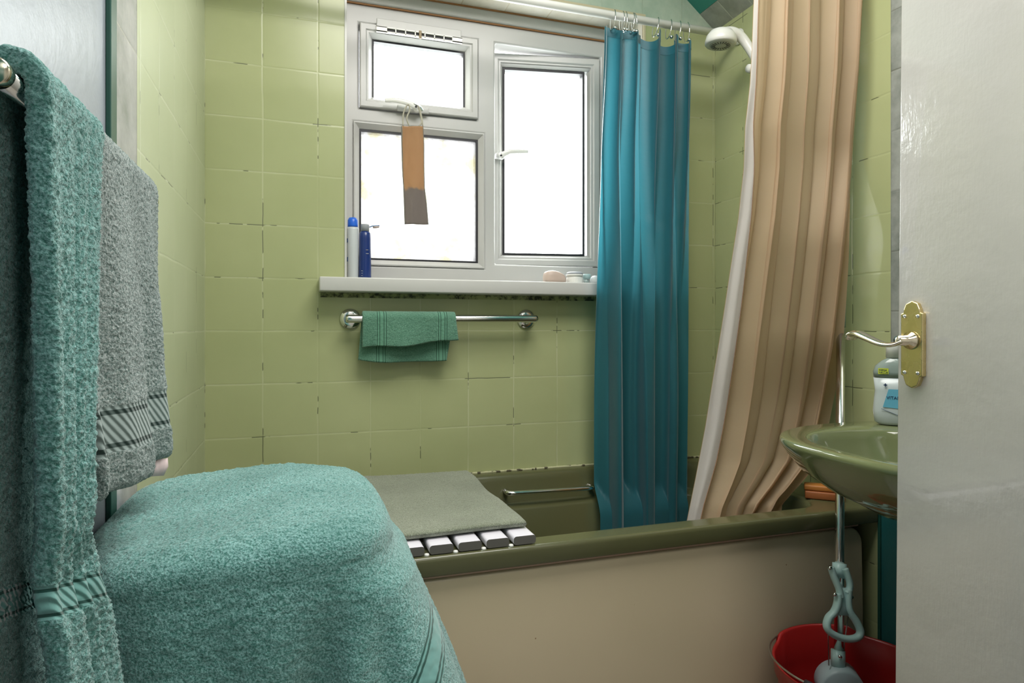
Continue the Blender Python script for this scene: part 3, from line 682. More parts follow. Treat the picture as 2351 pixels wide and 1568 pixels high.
def small_towel():
    # path in YZ over the bar; width along X
    yc, zc, r = 1.889, 1.055, r0+.0055; th = .009
    NA, NB = 170, 150; pts = []
    def x0(v): return .167
    loops = []
    rows_o, rows_i = [], []
    for j in range(NB+1):
        s = j/NB; ro, ri = [], []
        for i in range(NA+1):
            u = i/NA; X = lerp(.168, .441, u)
            zf = zc-lerp(.083, .062, u)-.006*math.exp(-((u-.45)/.3)**2)+.002*math.sin(11*u)   # front hem
            zb = zc-lerp(.120, .124, u)-.008*math.sin(PI*u)-.002*math.sin(8*u)
            lf = zc-zf; lb_ = zc-zb; tot = lf+PI*r+lb_; d = s*tot
            if d < lf: y, z = yc-r, zf+d; nrm = Vector((0, -1, 0))
            elif d < lf+PI*r:
                a_ = (d-lf)/r; y, z = yc-r*math.cos(a_), zc+r*math.sin(a_); nrm = Vector((0, -math.cos(a_), math.sin(a_)))
            else: y, z = yc+r, zc-(d-lf-PI*r); nrm = Vector((0, 1, 0))
            sp = max(0, zc-z)
            if s < .5: X += .010*sp/.08*(u-.1); y += .004*math.sin(9*u+1)*sp/.08
            else: X += -.010*sp/.12+(-.012*u)*sp/.12; y -= .007*math.sin(7*u)*sp/.12; y -= .004*sp/.12
            y = min(y, YB-.007)
            e = min(1, min(u, 1-u)*.27/.004, min(s, 1-s)*tot/.004); k = math.sqrt(max(.0, 1-(1-e)**2))
            q = Vector((X, y, z)); f = fluff(q, 450, .0007, 160, .0007)
            ro.append(q+nrm*(th/2*k+f)); ri.append(q-nrm*(th/2*k))
        rows_o.append(ro); rows_i.append(ri)
    g = G(); g.grid(rows_o); g.grid(rows_i); n = NA+1; N_ = n*(NB+1)
    bd_ = list(range(n))+[j*n+NA for j in range(1, NB+1)]+[NB*n+k for k in range(NA-1, -1, -1)]+[j*n for j in range(NB-1, 0, -1)]
    for a_, b_ in zip(bd_, bd_[1:]+bd_[:1]): g.f.append((a_, b_, b_+N_, a_+N_))
    o = g.make('face_towel', M_terry4); tag(o, 'small green towel folded over the grab rail under the window', 'towel')
small_towel()

# ---------------------------------------------------------------- curtain rails and curtains
CY = 1.815; CRZ = 2.008
cr = thing('curtain_rail', 'white curtain rail running past the window above the blue curtain', 'curtain rail', (.6, CY, CRZ))
g = G(); g.tube([(XL+.003, CY, CRZ), (XR-.003, CY, CRZ)], .0125, 20); g.make('tube', M_whitep, cr)
for x, d in ((XL+.001, 1), (XR-.001, -1)):
    g = G(); g.lathe([(.0001, 0), (.026, 0), (.026, .004), (.015, .010), (.0001, .012)], (x, CY, CRZ), (d, 0, 0)); g.make('end_socket', M_whitep, cr)
def sheet(name, rows, mat, parent, th=.0012): 
    g = G(); g.grid(rows); return g.make(name, mat, parent, True)
bc = thing('shower_curtain', 'teal-blue curtain hanging beside the window down into the bath', 'curtain', (1.06, CY, CRZ-.04))
NU, NVV = 420, 120; rows = []
random.seed(4)
tops = [(0, .030), (.07, .020), (.145, .008), (.19, .040), (.235, .040), (.25, .006), (.30, -.002), (.36, .020), (.40, .042), (.415, .006), (.47, .018), (.53, .036), (.555, .010), (.60, .020), (.65, .036), (.70, .018), (.76, .022), (.80, .004), (.86, .006), (1, .000)]
for j in range(NVV+1):
    v = j/NVV; row = []
    for i in range(NU+1):
        u = i/NU
        ztop = 1.962+.015*math.sin(2*PI*(u*5.2-.15)+.5)+.008*math.sin(23*u)
        z = lerp(ztop, .30, v); vv = v
        pl = at(lerp(1388, 1378, ss(0, .25, v)), 700, CY).x; pr = at(lerp(1584, 1574, v), 700, CY).x
        k = ss(.05, .75, v); u2 = u+.03*math.sin(2*PI*u)*(1-k)
        pa = 2*PI*(5.2*u2-.15); pb = 2*PI*(3.55*(u+.05*math.sin(5*u+1.5*v))+.05)
        sa = math.sin(pa)+.22*math.sin(2*pa+1.1); sb_ = math.sin(pb)+.25*math.sin(2*pb+.6)+.16*math.sin(3.3*pb+2)
        x = lerp(pl, pr, u)+.010*math.sin(2*pa+.4)*(1-k)+.007*math.sin(2*pb+1.9)*k
        y = CY+.033*sa*(1-k)*(1+.2*math.sin(9*u+2))+.032*sb_*k*(1+.3*math.sin(6*u))
        y += .005*noise.noise(Vector((u*9, z*1.4, 0)))
        y += .0015*math.sin(60*z+9*u)*math.exp(-((z-1.36)/.03)**2)
        y -= .02*ss(0, .2, v)*0
        y = min(y, 1.864)
        if z < .60: x = min(x, 1.262); y = min(y, lerp(1.80, 1.85, ss(.44, .56, z)))
        row.append(Vector((x, y, z)))
    rows.append(row)
sheet('fabric', rows, M_blue, bc)
# hem band along its top
hem = [[q+Vector((0, -.0012, 0)) for q in rows[j]] for j in range(0, 3)]
sheet('top_hem', hem, cloth('teal_hem', (.010, .12, .15), (.014, .14, .18), .12, .5, .2), bc)
def cring(px, pz_bot, parent, tilt=0):
    g = G(); x = R(px)*CY; zc_ = CRZ
    pts = []
    for k in range(25):
        a_ = 2*PI*k/24*.86+PI*.64
        pts.append(Vector((x+tilt*math.sin(a_)*.3, CY+.0175*math.cos(a_), zc_-.014+.032*math.sin(a_))))
    g.tube(pts, .0015, 8)
    g.lathe([(.0001, -.0055), (.004, -.0045), (.0058, 0), (.004, .0045), (.0001, .0055)], Vector((x-.001, CY-.018, zc_-.047)), (0, 1, 0), 14)
    g.make('ring', M_chrome, parent)
for px, tl in ((1407, .01), (1428, 0), (1434, .006), (1450, .01), (1456, -.01), (1505, .02), (1535, .015), (1556, .015), (1576, 0)): cring(px, 0, bc, tl)

# cream curtain over the front edge of the bath
CY2 = 1.30; CZ2 = 1.985
cr2 = thing('curtain_rail', 'white rail above the front of the bath holding the cream curtain', 'curtain rail', (.6, CY2, CZ2))
g = G(); g.tube([(XL+.003, CY2, CZ2), (XR-.003, CY2, CZ2)], .0125, 20); g.make('tube', M_whitep, cr2)
cc = thing('shower_curtain', 'cream shower curtain with a white hem bunched at the right end of the bath', 'curtain', (1.2, 1.34, CZ2-.04))
Lp = [(-75, 1733), (0, 1731), (120, 1726), (194, 1721), (291, 1709), (388, 1706), (500, 1695), (609, 1678), (739, 1658), (868, 1637), (980, 1619), (1100, 1596), (1195, 1577), (1290, 1560)]
Rp = [(-75, 1986), (0, 1984), (160, 1977), (320, 1964), (480, 1955), (600, 1946), (690, 1937), (800, 1925), (900, 1908), (980, 1892), (1060, 1872), (1110, 1832), (1165, 1782), (1290, 1740)]
rows = []; NU, NVV = 460, 170
for j in range(NVV+1):
    v = j/NVV; py = lerp(-75, 1270, v); Y = 1.300+.105*ss(.1, .88, v)
    A_ = at(curve(Lp, py), py, Y); B_ = at(curve(Rp, py), lerp(py, py-10, v), Y-.005-.055*ss(.30, .48, v)*(1-ss(.62, .76, v)))
    row = []
    for i in range(NU+1):
        u = i/NU; q = A_.lerp(B_, u); fan = lerp(1, 1.0, v)
        uu = u+.025*math.sin(2*PI*u+1.5*v)
        ph = 2*PI*(5.3*uu+.12)+.8*math.sin(2.0*v+5*u)
        amp = lerp(.022, .028, v)*(.75+.4*math.sin(7*u+1.3))
        sq = math.sin(ph)+.28*math.sin(2.1*ph+1+2*v)
        fl = ss(.10, .20, u); uw = max(0, u-.10)
        q.y += amp*sq*fl+.004*noise.noise(Vector((u*18, q.z*3, 5))); q.x += .010*math.sin(2*ph+.5)*fl
        w_ = ss(.86, .97, v)*ss(.55, .85, u)
        q.y += w_*.014*noise.noise(Vector((u*26, q.z*38, 1))); q.x += w_*.012*noise.noise(Vector((u*22, q.z*30, 9)))
        q.y = max(q.y, 1.345) if q.z < .64 else q.y
        q.x = min(q.x, XR-.004)
        if q.z < .60: q.x = min(q.x, lerp(1.21, 1.30, ss(.5, .62, q.z)))
        row.append(q)
    rows.append(row)
sheet('fabric', rows, M_cream, cc)
def hemw(j_): return .035+.105*ss(10, 110, j_)
hr = []
for j_, r0_ in enumerate(rows):
    l = []
    for i in range(21):
        f_ = hemw(j_)*NU*i/20; k_ = int(f_); l.append(r0_[k_].lerp(r0_[k_+1], f_-k_)+Vector((0, -.0018, 0)))
    hr.append(l)
sheet('white_hem', hr, M_hem, cc)
seam = [l[-1]+Vector((0, -.0012, 0)) for l in hr[::3]]
g = G(); g.tube(seam, .0011, 6); g.make('seam', plain('brown_seam', (.30, .18, .10), .7), cc)
for k in range(8):
    x = lerp(rows[0][0].x, rows[0][-1].x, (k+.5)/8); g = G()
    pts = [Vector((x, CY2+.0175*math.cos(a_), CZ2-.014+.032*math.sin(a_))) for a_ in [PI*.6+2*PI*.9*i/24 for i in range(25)]]
    g.tube(pts, .0015, 8); g.make('ring', M_chrome, cc)

# ---------------------------------------------------------------- shower handset
sh = thing('shower_handset', 'white shower handset held on the right wall above the bath', 'shower', (1.38, 1.67, 1.83))
hc = at(1655, 92, 1.70); ax = Vector((-.03, .03, -1)).normalized()
g = G(); g.lathe([(.0001, -.034), (.018, -.033), (.034, -.026), (.044, -.012), (.048, .004), (.0475, .012), (.044, .016), (.0001, .0165)], hc, ax, 40); g.make('head', M_whitep, sh)
g = G()
g.lathe([(.0001, 0), (.034, 0), (.033, .0015), (.0001, .0018)], hc+ax*.0166, ax, 32); face = g.make('spray_face', plain('spray_plate', (.55, .56, .50), .4), sh)
g = G(); aa = Vector((1, 0, 0)); aa = (aa-ax*aa.dot(ax)).normalized(); bb = ax.cross(aa)
for k in range(20):
    c_ = 2*PI*k/20; dv = aa*math.cos(c_)+bb*math.sin(c_); g.tube([hc+ax*.0182+dv*.017, hc+ax*.0182+dv*.030], .0012, 6)
g.make('nozzle_slots', M_dark, sh)
b1 = Vector((1.372, 1.665, 1.83)); nk = hc+Vector((.03, -.005, .02))
g = G(); pts = smooth_path([hc+Vector((.0, 0, .016)), hc+Vector((.040, -.004, .026)), hc+Vector((.075, -.012, .006)), b1+Vector((-.02, 0, .03)), b1+Vector((0, 0, -.02))], 8); g.tube(pts, [lerp(.021, .0125, min(1, i/(len(pts)-1)*1.3)) for i in range(len(pts))], 16); g.make('hand_grip', M_whitep, sh)
kb = at(1724, 158, 1.66)
g = G(); g.lathe([(.0001, -.012), (.012, -.012), (.014, 0), (.012, .012), (.0001, .012)], kb, (1, .1, 0), 20).box(kb.x+.008, XR-.001, kb.y-.012, kb.y+.012, kb.z-.014, kb.z+.014).tube([(1.380, 1.662, kb.z-.01), (1.378, 1.664, 1.835)], .011, 14); g.make('wall_bracket', M_whitep, sh)
g = G(); g.tube(smooth_path([b1+Vector((0, 0, -.012)), Vector((1.375, 1.66, 1.6)), Vector((1.36, 1.60, 1.2)), Vector((1.375, 1.64, .9)), Vector((1.39, 1.66, 1.15))], 10), .006, 10); g.make('hose', M_chrome, sh)

# ---------------------------------------------------------------- basin and soap
BZ = H-.22
bs = thing('wash_basin', 'olive green wash basin on the right wall, half behind the door', 'basin', (XR, .87, BZ))
def sup(cx, cy, ax_, ay_, nn, z, wall=None, n=72):
    out = []
    for k in range(n):
        a_ = 2*PI*k/n; c, s = math.cos(a_), math.sin(a_); r = (abs(c/ax_)**nn+abs(s/ay_)**nn)**(-1/nn); x = cx+r*c; y = cy+r*s
        if wall is not None and c > 0: x = cx+(wall-cx)*min(1, abs(r*c)/ax_*1.25)
        out.append(Vector((min(x, XR-.002), y, z)))
    return out
LO = []
for (z, f, cx) in ((BZ-.155, .20, 1.27), (BZ-.150, .38, 1.26), (BZ-.130, .62, 1.245), (BZ-.10, .78, 1.235), (BZ-.065, .895, 1.225), (BZ-.03, .97, 1.222), (BZ-.014, .995, 1.22), (BZ-.006, 1.0, 1.22), (BZ-.001, .992, 1.22), (BZ+.0015, .975, 1.22)):
    LO.append(sup(cx, .87, .345*f, .298*f, 2.7, z, lerp(cx+.05, XR-.002, min(1, f*1.3))))
for (z, f) in ((BZ, 1.0), (BZ-.004, .975), (BZ-.02, .945), (BZ-.06, .86), (BZ-.10, .70), (BZ-.125, .45), (BZ-.130, .12)):
    LO.append(sup(1.085, .87, .172*f, .218*f, 2.4, z))
g = G(); g.loft(LO, True, True); g.make('bowl', M_basin, bs)
g = G(); g.lathe([(.0001, 0), (.022, 0), (.022, .002), (.0001, .003)], (1.085, .87, BZ-.131), (0, 0, 1)); g.make('waste', M_chrome, bs)
g = G(); g.tube(smooth_path([(1.26, .87, BZ-.15), (1.26, .87, BZ-.24), (1.30, .87, BZ-.28), (XR-.002, .87, BZ-.26)], 8), .018, 14); g.make('waste_pipe', M_whitep, bs)
for y in (.78, .96):
    g = G(); g.lathe([(.0001, 0), (.022, 0), (.018, .01), (.011, .02), (.011, .05), (.018, .06), (.02, .075), (.0001, .08)], (1.335, y, BZ+.001), (0, 0, 1), 20).tube(smooth_path([(1.335, y, BZ+.035), (1.29, y, BZ+.045), (1.25, y, BZ+.03)], 6), .009, 12); g.make('tap', M_chrome, bs)
sb = at(2052, 976, 1.098)
bt = thing('soap_bottle', 'clear and white soap bottle with blue label on the basin', 'bottle', (sb.x, sb.y, BZ+.0022))
S0 = BZ+.0025; cx, cy = sb.x, sb.y
dirn = Vector((-cx, -cy, 0)).normalized(); dirx = Vector((-dirn.y, dirn.x, 0))      # label faces the doorway
def bl(w_, d_, z, n=40, nn=2.8):
    out = []
    for k in range(n):
        a_ = 2*PI*k/n; c, s = math.cos(a_), math.sin(a_); r = (abs(c/w_)**nn+abs(s/d_)**nn)**(-1/nn); out.append(Vector((cx, cy, z))+dirx*(r*c)+dirn*(r*s))
    return out
M_bot = plain('milky_bottle', (.50, .56, .56), .22); M_botclear = plain('clear_shoulder', (.25, .31, .28), .12)
g = G(); g.loft([bl(.030, .018, S0), bl(.038, .022, S0+.006), bl(.041, .023, S0+.03), bl(.039, .022, S0+.055), bl(.037, .021, S0+.075), bl(.040, .022, S0+.104)], True, True); g.make('body', M_bot, bt)
g = G(); g.loft([bl(.040, .0222, S0+.1045), bl(.0405, .0222, S0+.118), bl(.036, .021, S0+.131), bl(.024, .018, S0+.142), bl(.015, .014, S0+.147), bl(.013, .013, S0+.149)], True, True); g.make('shoulder', M_botclear, bt)
g = G(); g.lathe([(.0001, 0), (.0155, 0), (.0155, .030), (.0145, .034), (.0001, .035)], (cx, cy, S0+.149)); g.make('cap', M_whitep, bt)
M_lblb = plain('blue_label', (.12, .40, .55), .5); M_lbly = plain('yellow_label', (.55, .62, .05), .5); M_ink = plain('navy_ink', (.015, .04, .10), .5)
def onb(dx, z, off=.0236): return Vector((cx, cy, z))+dirx*dx+dirn*off
g = G(); g.add([onb(-.021, S0+.040), onb(.030, S0+.036), onb(.030, S0+.080), onb(-.010, S0+.080)], [(0, 1, 2, 3)]); g.make('front_label', M_lblb, bt, False, [('solid', .0003)])
g = G(); g.add([onb(-.030, S0+.113), onb(-.010, S0+.113), onb(-.010, S0+.126), onb(-.030, S0+.126)], [(0, 1, 2, 3)]); g.make('value_sticker', M_lbly, bt, False, [('solid', .0003)])
g = G(); g.box(-.0035, .0035, -.0003, .0003, -.0012, .0012).box(-.0012, .0012, -.0003, .0003, -.0035, .0035)
g.v = [onb(-.016+v.x, S0+.089+v.z, .0237-v.y) for v in g.v]; g.make('cross_mark', M_ink, bt, False)
g = G(); g.tube([onb(-.024, S0+.036, .0238), onb(.030, S0+.014, .0238)], .0005, 6); g.make('label_line', M_ink, bt)
def text(body, size, p0, parent, name):
    cu = bpy.data.curves.new(name, 'FONT'); cu.body = body; cu.size = size; cu.extrude = .00015; cu.align_x = 'LEFT'
    to = bpy.data.objects.new('tmp', cu); COL.objects.link(to); dg = bpy.context.evaluated_depsgraph_get(); dg.update()
    m = bpy.data.meshes.new_from_object(to.evaluated_get(dg)); bpy.data.objects.remove(to)
    for v in m.vertices: v.co = p0+dirx*v.co.x+Vector((0, 0, 1))*v.co.y+dirn*(v.co.z+.0002)
    m.materials.clear(); m.materials.append(M_ink); o = bpy.data.objects.new(name, m); COL.objects.link(o); par(o, parent)
text('VITAMIN', .0095, onb(-.014, S0+.058, .024), bt, 'product_lettering')
text('MEGA', .0058, onb(-.0285, S0+.1200, .024), bt, 'sticker_lettering'); text('VALUE', .0058, onb(-.0285, S0+.1145, .024), bt, 'sticker_lettering')

# ---------------------------------------------------------------- wooden brush on the corner of the bath
wb = thing('nail_brush', 'orange-brown wooden brush on the corner of the bath behind the basin', 'brush', (1.29, 1.40, RZ))
a_ = math.radians(-42); ca, sa = math.cos(a_), math.sin(a_)
def obox(x0, x1, y0, y1, z0, z1, c): 
    g = G(); g.box(x0, x1, y0, y1, z0, z1); g.v = [Vector((c[0]+v.x*ca-v.y*sa, c[1]+v.x*sa+v.y*ca, v.z)) for v in g.v]; return g
c_ = (1.328, 1.366)
obox(-.048, .048, -.022, .022, RZ+.001, RZ+.021, c_).make('wooden_back', M_wood, wb, True, BEV(.003))
obox(-.050, .046, -.016, .024, RZ+.022, RZ+.036, c_).make('wooden_top', plain('lighter_orange_wood', (.42, .16, .03), .5, var=.3), wb, True, BEV(.003))

# ---------------------------------------------------------------- red bucket
BKX, BKY, BKZ = 1.158, 1.100, .285
bk = thing('bucket', 'red plastic mop bucket on the floor against the bath panel', 'bucket', (BKX, BKY, 0))
def circ(r, z, lip=0, n=72, sp=0):
    out = []
    for k in range(n):
        a_ = 2*PI*k/n; rr_ = r; zz = z
        if lip:
            d_ = ss(math.radians(42), math.radians(48), (math.degrees(a_) and a_))*ss(math.radians(122), math.radians(114), a_); zz += lip*d_
        out.append(Vector((BKX+rr_*math.cos(a_), BKY+rr_*math.sin(a_), zz)))
    return out
g = G(); lp = .016
g.loft([circ(.120, .001), circ(.128, .006), circ(.163, BKZ-.035), circ(.168, BKZ-.033), circ(.170, BKZ-.004, lp), circ(.1725, BKZ, lp), circ(.169, BKZ+.001, lp), circ(.165, BKZ-.004, lp), circ(.157, BKZ-.06), circ(.123, .010), circ(.10, .006)], True, True); g.make('body', M_red, bk)
pts = []; 
for k in range(41):
    t = k/40; a_ = math.radians(lerp(112, 300, t)); pts.append(Vector((BKX+.178*math.cos(a_), BKY+.178*math.sin(a_), BKZ+.004+.012*math.sin(PI*t))))
g = G(); g.tube(pts, .0022, 8); bh = g.make('handle', M_steelwire, bk)
g = G(); g.tube(pts[17:34], .0062, 12); g.make('grip', M_dark, bh)
for a_ in (math.radians(112), math.radians(300)):
    g = G(); g.lathe([(.0001, 0), (.012, 0), (.012, .012), (.0001, .012)], (BKX+.166*math.cos(a_), BKY+.166*math.sin(a_), BKZ-.004), (math.cos(a_), math.sin(a_), 0), 16); g.make('handle_lug', M_red, bk)

# ---------------------------------------------------------------- sponge mop
mp = thing('mop', 'sponge mop with chrome pole and pale aqua lever standing in the red bucket', 'mop', (1.165, 1.155, .02))
P0 = Vector((1.166, 1.158, .20)); P1 = Vector((1.362, 1.345, 1.11))
def pz(z): return P0.lerp(P1, (z-P0.z)/(P1.z-P0.z))
g = G(); g.tube([P0, pz(1.03)], .0105, 20); g.make('pole', M_chrome, mp)
g = G(); g.tube([pz(1.03), pz(1.108), pz(1.112)], [.012, .0125, .009], 16); g.make('pole_grip', plain('pale_green_grip', (.30, .40, .33), .5), mp)
def pp(px, py, dn=.02):        # point near the pole at the pole's own distance, dn nearer to the eye
    z = H-(py-HZ)/F*1.50
    for _ in range(4):
        q = pz(z); t = q.x*ST+q.y*CT-dn; z = H-(py-HZ)/F*t
    u = (px-1175.5)/F; return Vector((t*(u*CT+ST), t*(CT-u*ST), z))
dv = Vector((ST, CT, 0))
g = G(); g.tube([pz(pp(1922, 1300).z), pz(pp(1924, 1334).z)], .0155, 18); g.make('collar', M_pale, mp)
def flat(pts, w_, parent=mp, name='lever', k=6):
    pts = smooth_path(pts, k); g.tube(pts, w_, 12, 1.5, dv)
g = G()
flat([pp(1908, 1302), pp(1915, 1325), pp(1926, 1352), pp(1930, 1372)], .0074)
flat([pp(1940, 1305), pp(1950, 1335), pp(1950, 1352), pp(1942, 1362)], .0070)
flat([pp(1924, 1362), pp(1923, 1385), pp(1915, 1405), pp(1903, 1418), pp(1898, 1436), pp(1905, 1450), pp(1925, 1462), pp(1950, 1467), pp(1970, 1462), pp(1975, 1448), pp(1965, 1425), pp(1952, 1406), pp(1947, 1385), pp(1948, 1352)], .0080, k=5)
cs = [pp(1926, 1353, .024), pp(1949, 1353, .024), pp(1948, 1385, .024), pp(1955, 1413, .024), pp(1916, 1413, .024), pp(1926, 1385, .024)]
g.loft([cs, [q+dv*.012 for q in cs]], True, True)
lev = g.make('lever', M_pale, mp)
for q in (pp(1906, 1304, .03), pp(1917, 1365, .03), pp(1954, 1370, .01)):
    g = G(); g.lathe([(.0001, -.004), (.0045, -.003), (.0045, .003), (.0001, .004)], q, dv, 12); g.make('rivet', M_chrome, mp)
for l in ([pp(1917, 1368, .012), pp(1901, 1440, .012), pp(1903, 1528, .012)], [pp(1950, 1400, .004), pp(1939, 1470, .004), pp(1937, 1528, .004)]):
    g = G(); g.tube(l, .0013, 8); g.make('pull_rod', M_steelwire, mp)
g = G(); g.tube([pp(1924, 1492, 0), pp(1924, 1530, 0)], .0155, 18); g.make('socket', M_pale, mp)
g = G(); c_ = pp(1928, 1575, -.01)
g.lathe([(.0001, -.030), (.044, -.030), (.049, -.026), (.049, .026), (.044, .030), (.0001, .030)], c_, (ST*.9+.25, CT, 0), 36)
g.box(c_.x-.015, c_.x+.015, c_.y-.02, c_.y+.02, c_.z-.10, c_.z-.03); g.make('head_housing', plain('grey_aqua_plastic', (.36, .46, .48), .4), mp)
g = G(); g.box(c_.x-.065, c_.x+.065, c_.y-.028, c_.y+.028, .03, .078); g.make('sponge', plain('yellow_sponge', (.6, .5, .2), .9), mp, True, BEV(.008))
g = G(); q = pp(1934, 1513, .03); g.lathe([(.0001, -.003), (.004, -.002), (.004, .002), (.0001, .003)], q-dv*-.01, dv, 12); g.make('screw', M_chrome, mp)

# ---------------------------------------------------------------- door
DPX = .850; DY1 = DPX/R(2062); DY0 = YF+.005
dr = G(); dr.box(DPX, DPX+.036, DY0, DY1, .008, 1.975)
sk = -.010
dr.v = [Vector((v.x, v.y+(v.z-H)*sk*(1 if v.y > .3 else 1), v.z)) for v in dr.v]
door = struct(dr.make('door_1', M_door, None, True, BEV(.002, 2)), 'white glossy painted door standing open at the right')
# backplate
pc = at(2104, 791, 1); pr_ = DPX/R(2101); pcz = H-(791-HZ)/F*T(2101, pr_)
hs = .0635; w2_ = .0175
half = [(0, hs), (.009, hs-.004), (.0125, hs-.012), (.0135, hs-.017), (w2_, hs-.0185), (w2_, 0)]
ol = half+[(a_, -b_) for a_, b_ in half[::-1][1:]]; ol = ol+[(-a_, b_) for a_, b_ in ol[::-1][1:-1]]
th_ = .0075
g = G(); g.loft([[Vector((DPX, pr_+y, pcz+z)) for y, z in ol], [Vector((DPX-th_+.001, pr_+y, pcz+z)) for y, z in ol], [Vector((DPX-th_, pr_+y*.96, pcz+z*.985)) for y, z in ol]], True, True)
plate = g.make('handle_plate', M_brass, door, False, BEV(.0006, 1))
for y in (-.0105, .0105):
    for z in (.041, -.041):
        g = G(); g.lathe([(.0001, 0), (.0032, 0), (.0026, .0014), (.0001, .002)], (DPX-th_, pr_+y, pcz+z), (-1, 0, 0), 12); g.make('screw', M_chrome, plate)
lv = pcz+.006
g = G(); g.lathe([(.0001, 0), (.0135, 0), (.0125, .004), (.008, .010), (.007, .026), (.0001, .028)], (DPX-th_, pr_, lv), (-1, 0, 0), 24); 
lp_ = smooth_path([(DPX-.030, pr_-.004, lv-.001), (DPX-.036, pr_+.006, lv-.006), (DPX-.040, pr_+.022, lv-.005), (DPX-.041, pr_+.045, lv+.003), (DPX-.041, pr_+.062, lv+.009), (DPX-.040, pr_+.072, lv+.008), (DPX-.039, pr_+.077, lv+.001)], 7)
nl = len(lp_); g.tube(lp_, [lerp(.0070, .0120, min(1, i/(nl-1)*1.4)) if i < nl-3 else .0095 for i in range(nl)], 16, .42, (0, 0, 1))
g.make('lever', M_lever, plate)
g = G(); g.box(DPX+.036, DPX+.043, pr_-w2_, pr_+w2_, pcz-hs, pcz+hs); g.make('handle_plate', M_brass, door, False, BEV(.002))
for z in (.25, 1.75):
    g = G(); g.tube([(DPX-.002, DY0+.002, z-.035), (DPX-.002, DY0+.002, z+.035)], .004, 10); g.make('hinge', M_brass, door)

# ---------------------------------------------------------------- things on the sill
def sx(px, Y): return R(px)*Y
Y_ = 1.992; x = sx(810, Y_)
t1 = thing('shampoo_bottle', 'tall white bottle with bright blue cap at the left end of the sill', 'bottle', (x, Y_, SILL))
g = G(); g.lathe([(.0001, 0), (.0165, 0), (.0178, .003), (.0178, .152), (.0165, .158), (.0001, .159)], (x, Y_, SILL+.0006)); g.make('body', plain('pale_grey_white', (.58, .62, .62), .3), t1)
g = G(); g.lathe([(.0001, 0), (.0150, 0), (.0155, .004), (.0150, .020), (.011, .028), (.0001, .030)], (x, Y_, SILL+.1598)); g.make('cap', plain('bright_blue_cap', (.02, .14, .68), .3), t1)
for z0_, z1_ in ((.055, .068), (.112, .124)):
    g = G(); g.box(x-.0182, x-.0150, Y_-.010, Y_+.002, SILL+z0_, SILL+z1_); g.make('printed_mark', M_ink, t1, False)
Y_ = 1.985; x = sx(838, Y_)
t2 = thing('shower_gel_tube', 'dark navy tube with grey neck and flipped-open lid on the sill', 'bottle', (x, Y_, SILL))
g = G(); g.lathe([(.0001, 0), (.0180, 0), (.0188, .003), (.0172, .125), (.0165, .141), (.013, .146), (.0001, .147)], (x, Y_, SILL+.0006)); bd2 = g.make('body', plain('navy_plastic', (.012, .035, .17), .22), t2)
g = G(); g.lathe([(.0001, 0), (.0128, 0), (.0128, .018), (.0118, .021), (.0001, .0215)], (x, Y_, SILL+.1477)); g.make('neck', M_greyp, t2)
g = G(); a_ = Vector((x+.0128, Y_, SILL+.161)); g.tube([a_, a_+Vector((.009, 0, .004)), a_+Vector((.030, 0, .006))], [.0025, .0028, .003], 10, .6); lid = g.make('flip_lid', plain('blue_lid', (.03, .14, .32), .4), t2)
g = G(); g.lathe([(.0001, 0), (.0105, 0), (.0095, .004), (.0001, .005)], a_+Vector((.020, 0, .003)), (.12, 0, -1), 20); g.make('lid_inside', plain('pale_pink_lid', (.62, .50, .46), .4), lid)
for q in [(-.0122, -.0075, -.0165, -.0152, .012+k*.007, .0135+k*.007) for k in range(3)]+[(.001, .009, -.0187, -.0172, .078, .0795), (.001, .008, -.0187, -.0172, .089, .0905)]:
    g = G(); g.box(x+q[0], x+q[1], Y_+q[2], Y_+q[3], SILL+q[4], SILL+q[5]); g.make('printed_mark', M_greyp, t2, False)
# soap, jar, glass, cotton
Y_ = 1.925; x = sx(1273, Y_); g = G(); wd = .037
Ls = []
for k, (f, z) in enumerate(((.85, 0), (.98, .003), (1.0, .010), (.99, .022), (.93, .031), (.80, .036), (.5, .039))):
    Ls.append([Vector((q.x, q.y, SILL+.0008+z-(.010*ss(x-.01, x+.037, q.x) if z > .02 else 0))) for q in sup(x, Y_, wd*f, .024*f, 3.2, 0, None, 40)])
g.loft(Ls, True, True); o = g.make('soap_bar', plain('beige_pink_soap', (.52, .41, .35), .45)); tag(o, 'beige-pink rounded soap bar on the sill beside the white jar', 'soap')
Y_ = 1.925; x = sx(1319, Y_)
t3 = thing('cream_jar', 'small white ribbed jar with grey lid on the sill', 'jar', (x, Y_, SILL))
vs = []; 
g = G(); n = 72; rows3 = []
for z in (0, .002, .017, .019): rows3.append([Vector((x+(.0265+(.0007 if (k % 3) == 0 else 0)-(.001 if z in (0, .019) else 0))*math.cos(2*PI*k/n), Y_+(.0265+(.0007 if (k % 3) == 0 else 0))*math.sin(2*PI*k/n), SILL+.0008+z)) for k in range(n)])
g.loft(rows3, True, True); g.make('base', M_whitep, t3)
g = G(); g.lathe([(.0001, 0), (.0245, 0), (.0245, .004), (.0285, .0045), (.0285, .009), (.0001, .009)], (x, Y_, SILL+.020), (0, 0, 1), 40); g.make('collar', M_whitep, t3)
g = G(); g.lathe([(.0001, 0), (.0275, 0), (.0275, .004), (.022, .008), (.0001, .009)], (x, Y_, SILL+.0293), (0, 0, 1), 40); g.make('lid', M_greyp, t3)
Y_ = 1.925; x = sx(1346, Y_); t4 = thing('small_bottle', 'tiny grey-green bottle between the jar and the blue curtain', 'bottle', (x, Y_, SILL))
M_gg = plain('grey_green_glass', (.36, .44, .42), .12)
g = G(); g.lathe([(.0001, 0), (.006, 0), (.0085, .003), (.0092, .014), (.0001, .0145)], (x, Y_, SILL+.0008)); g.make('body', M_gg, t4)
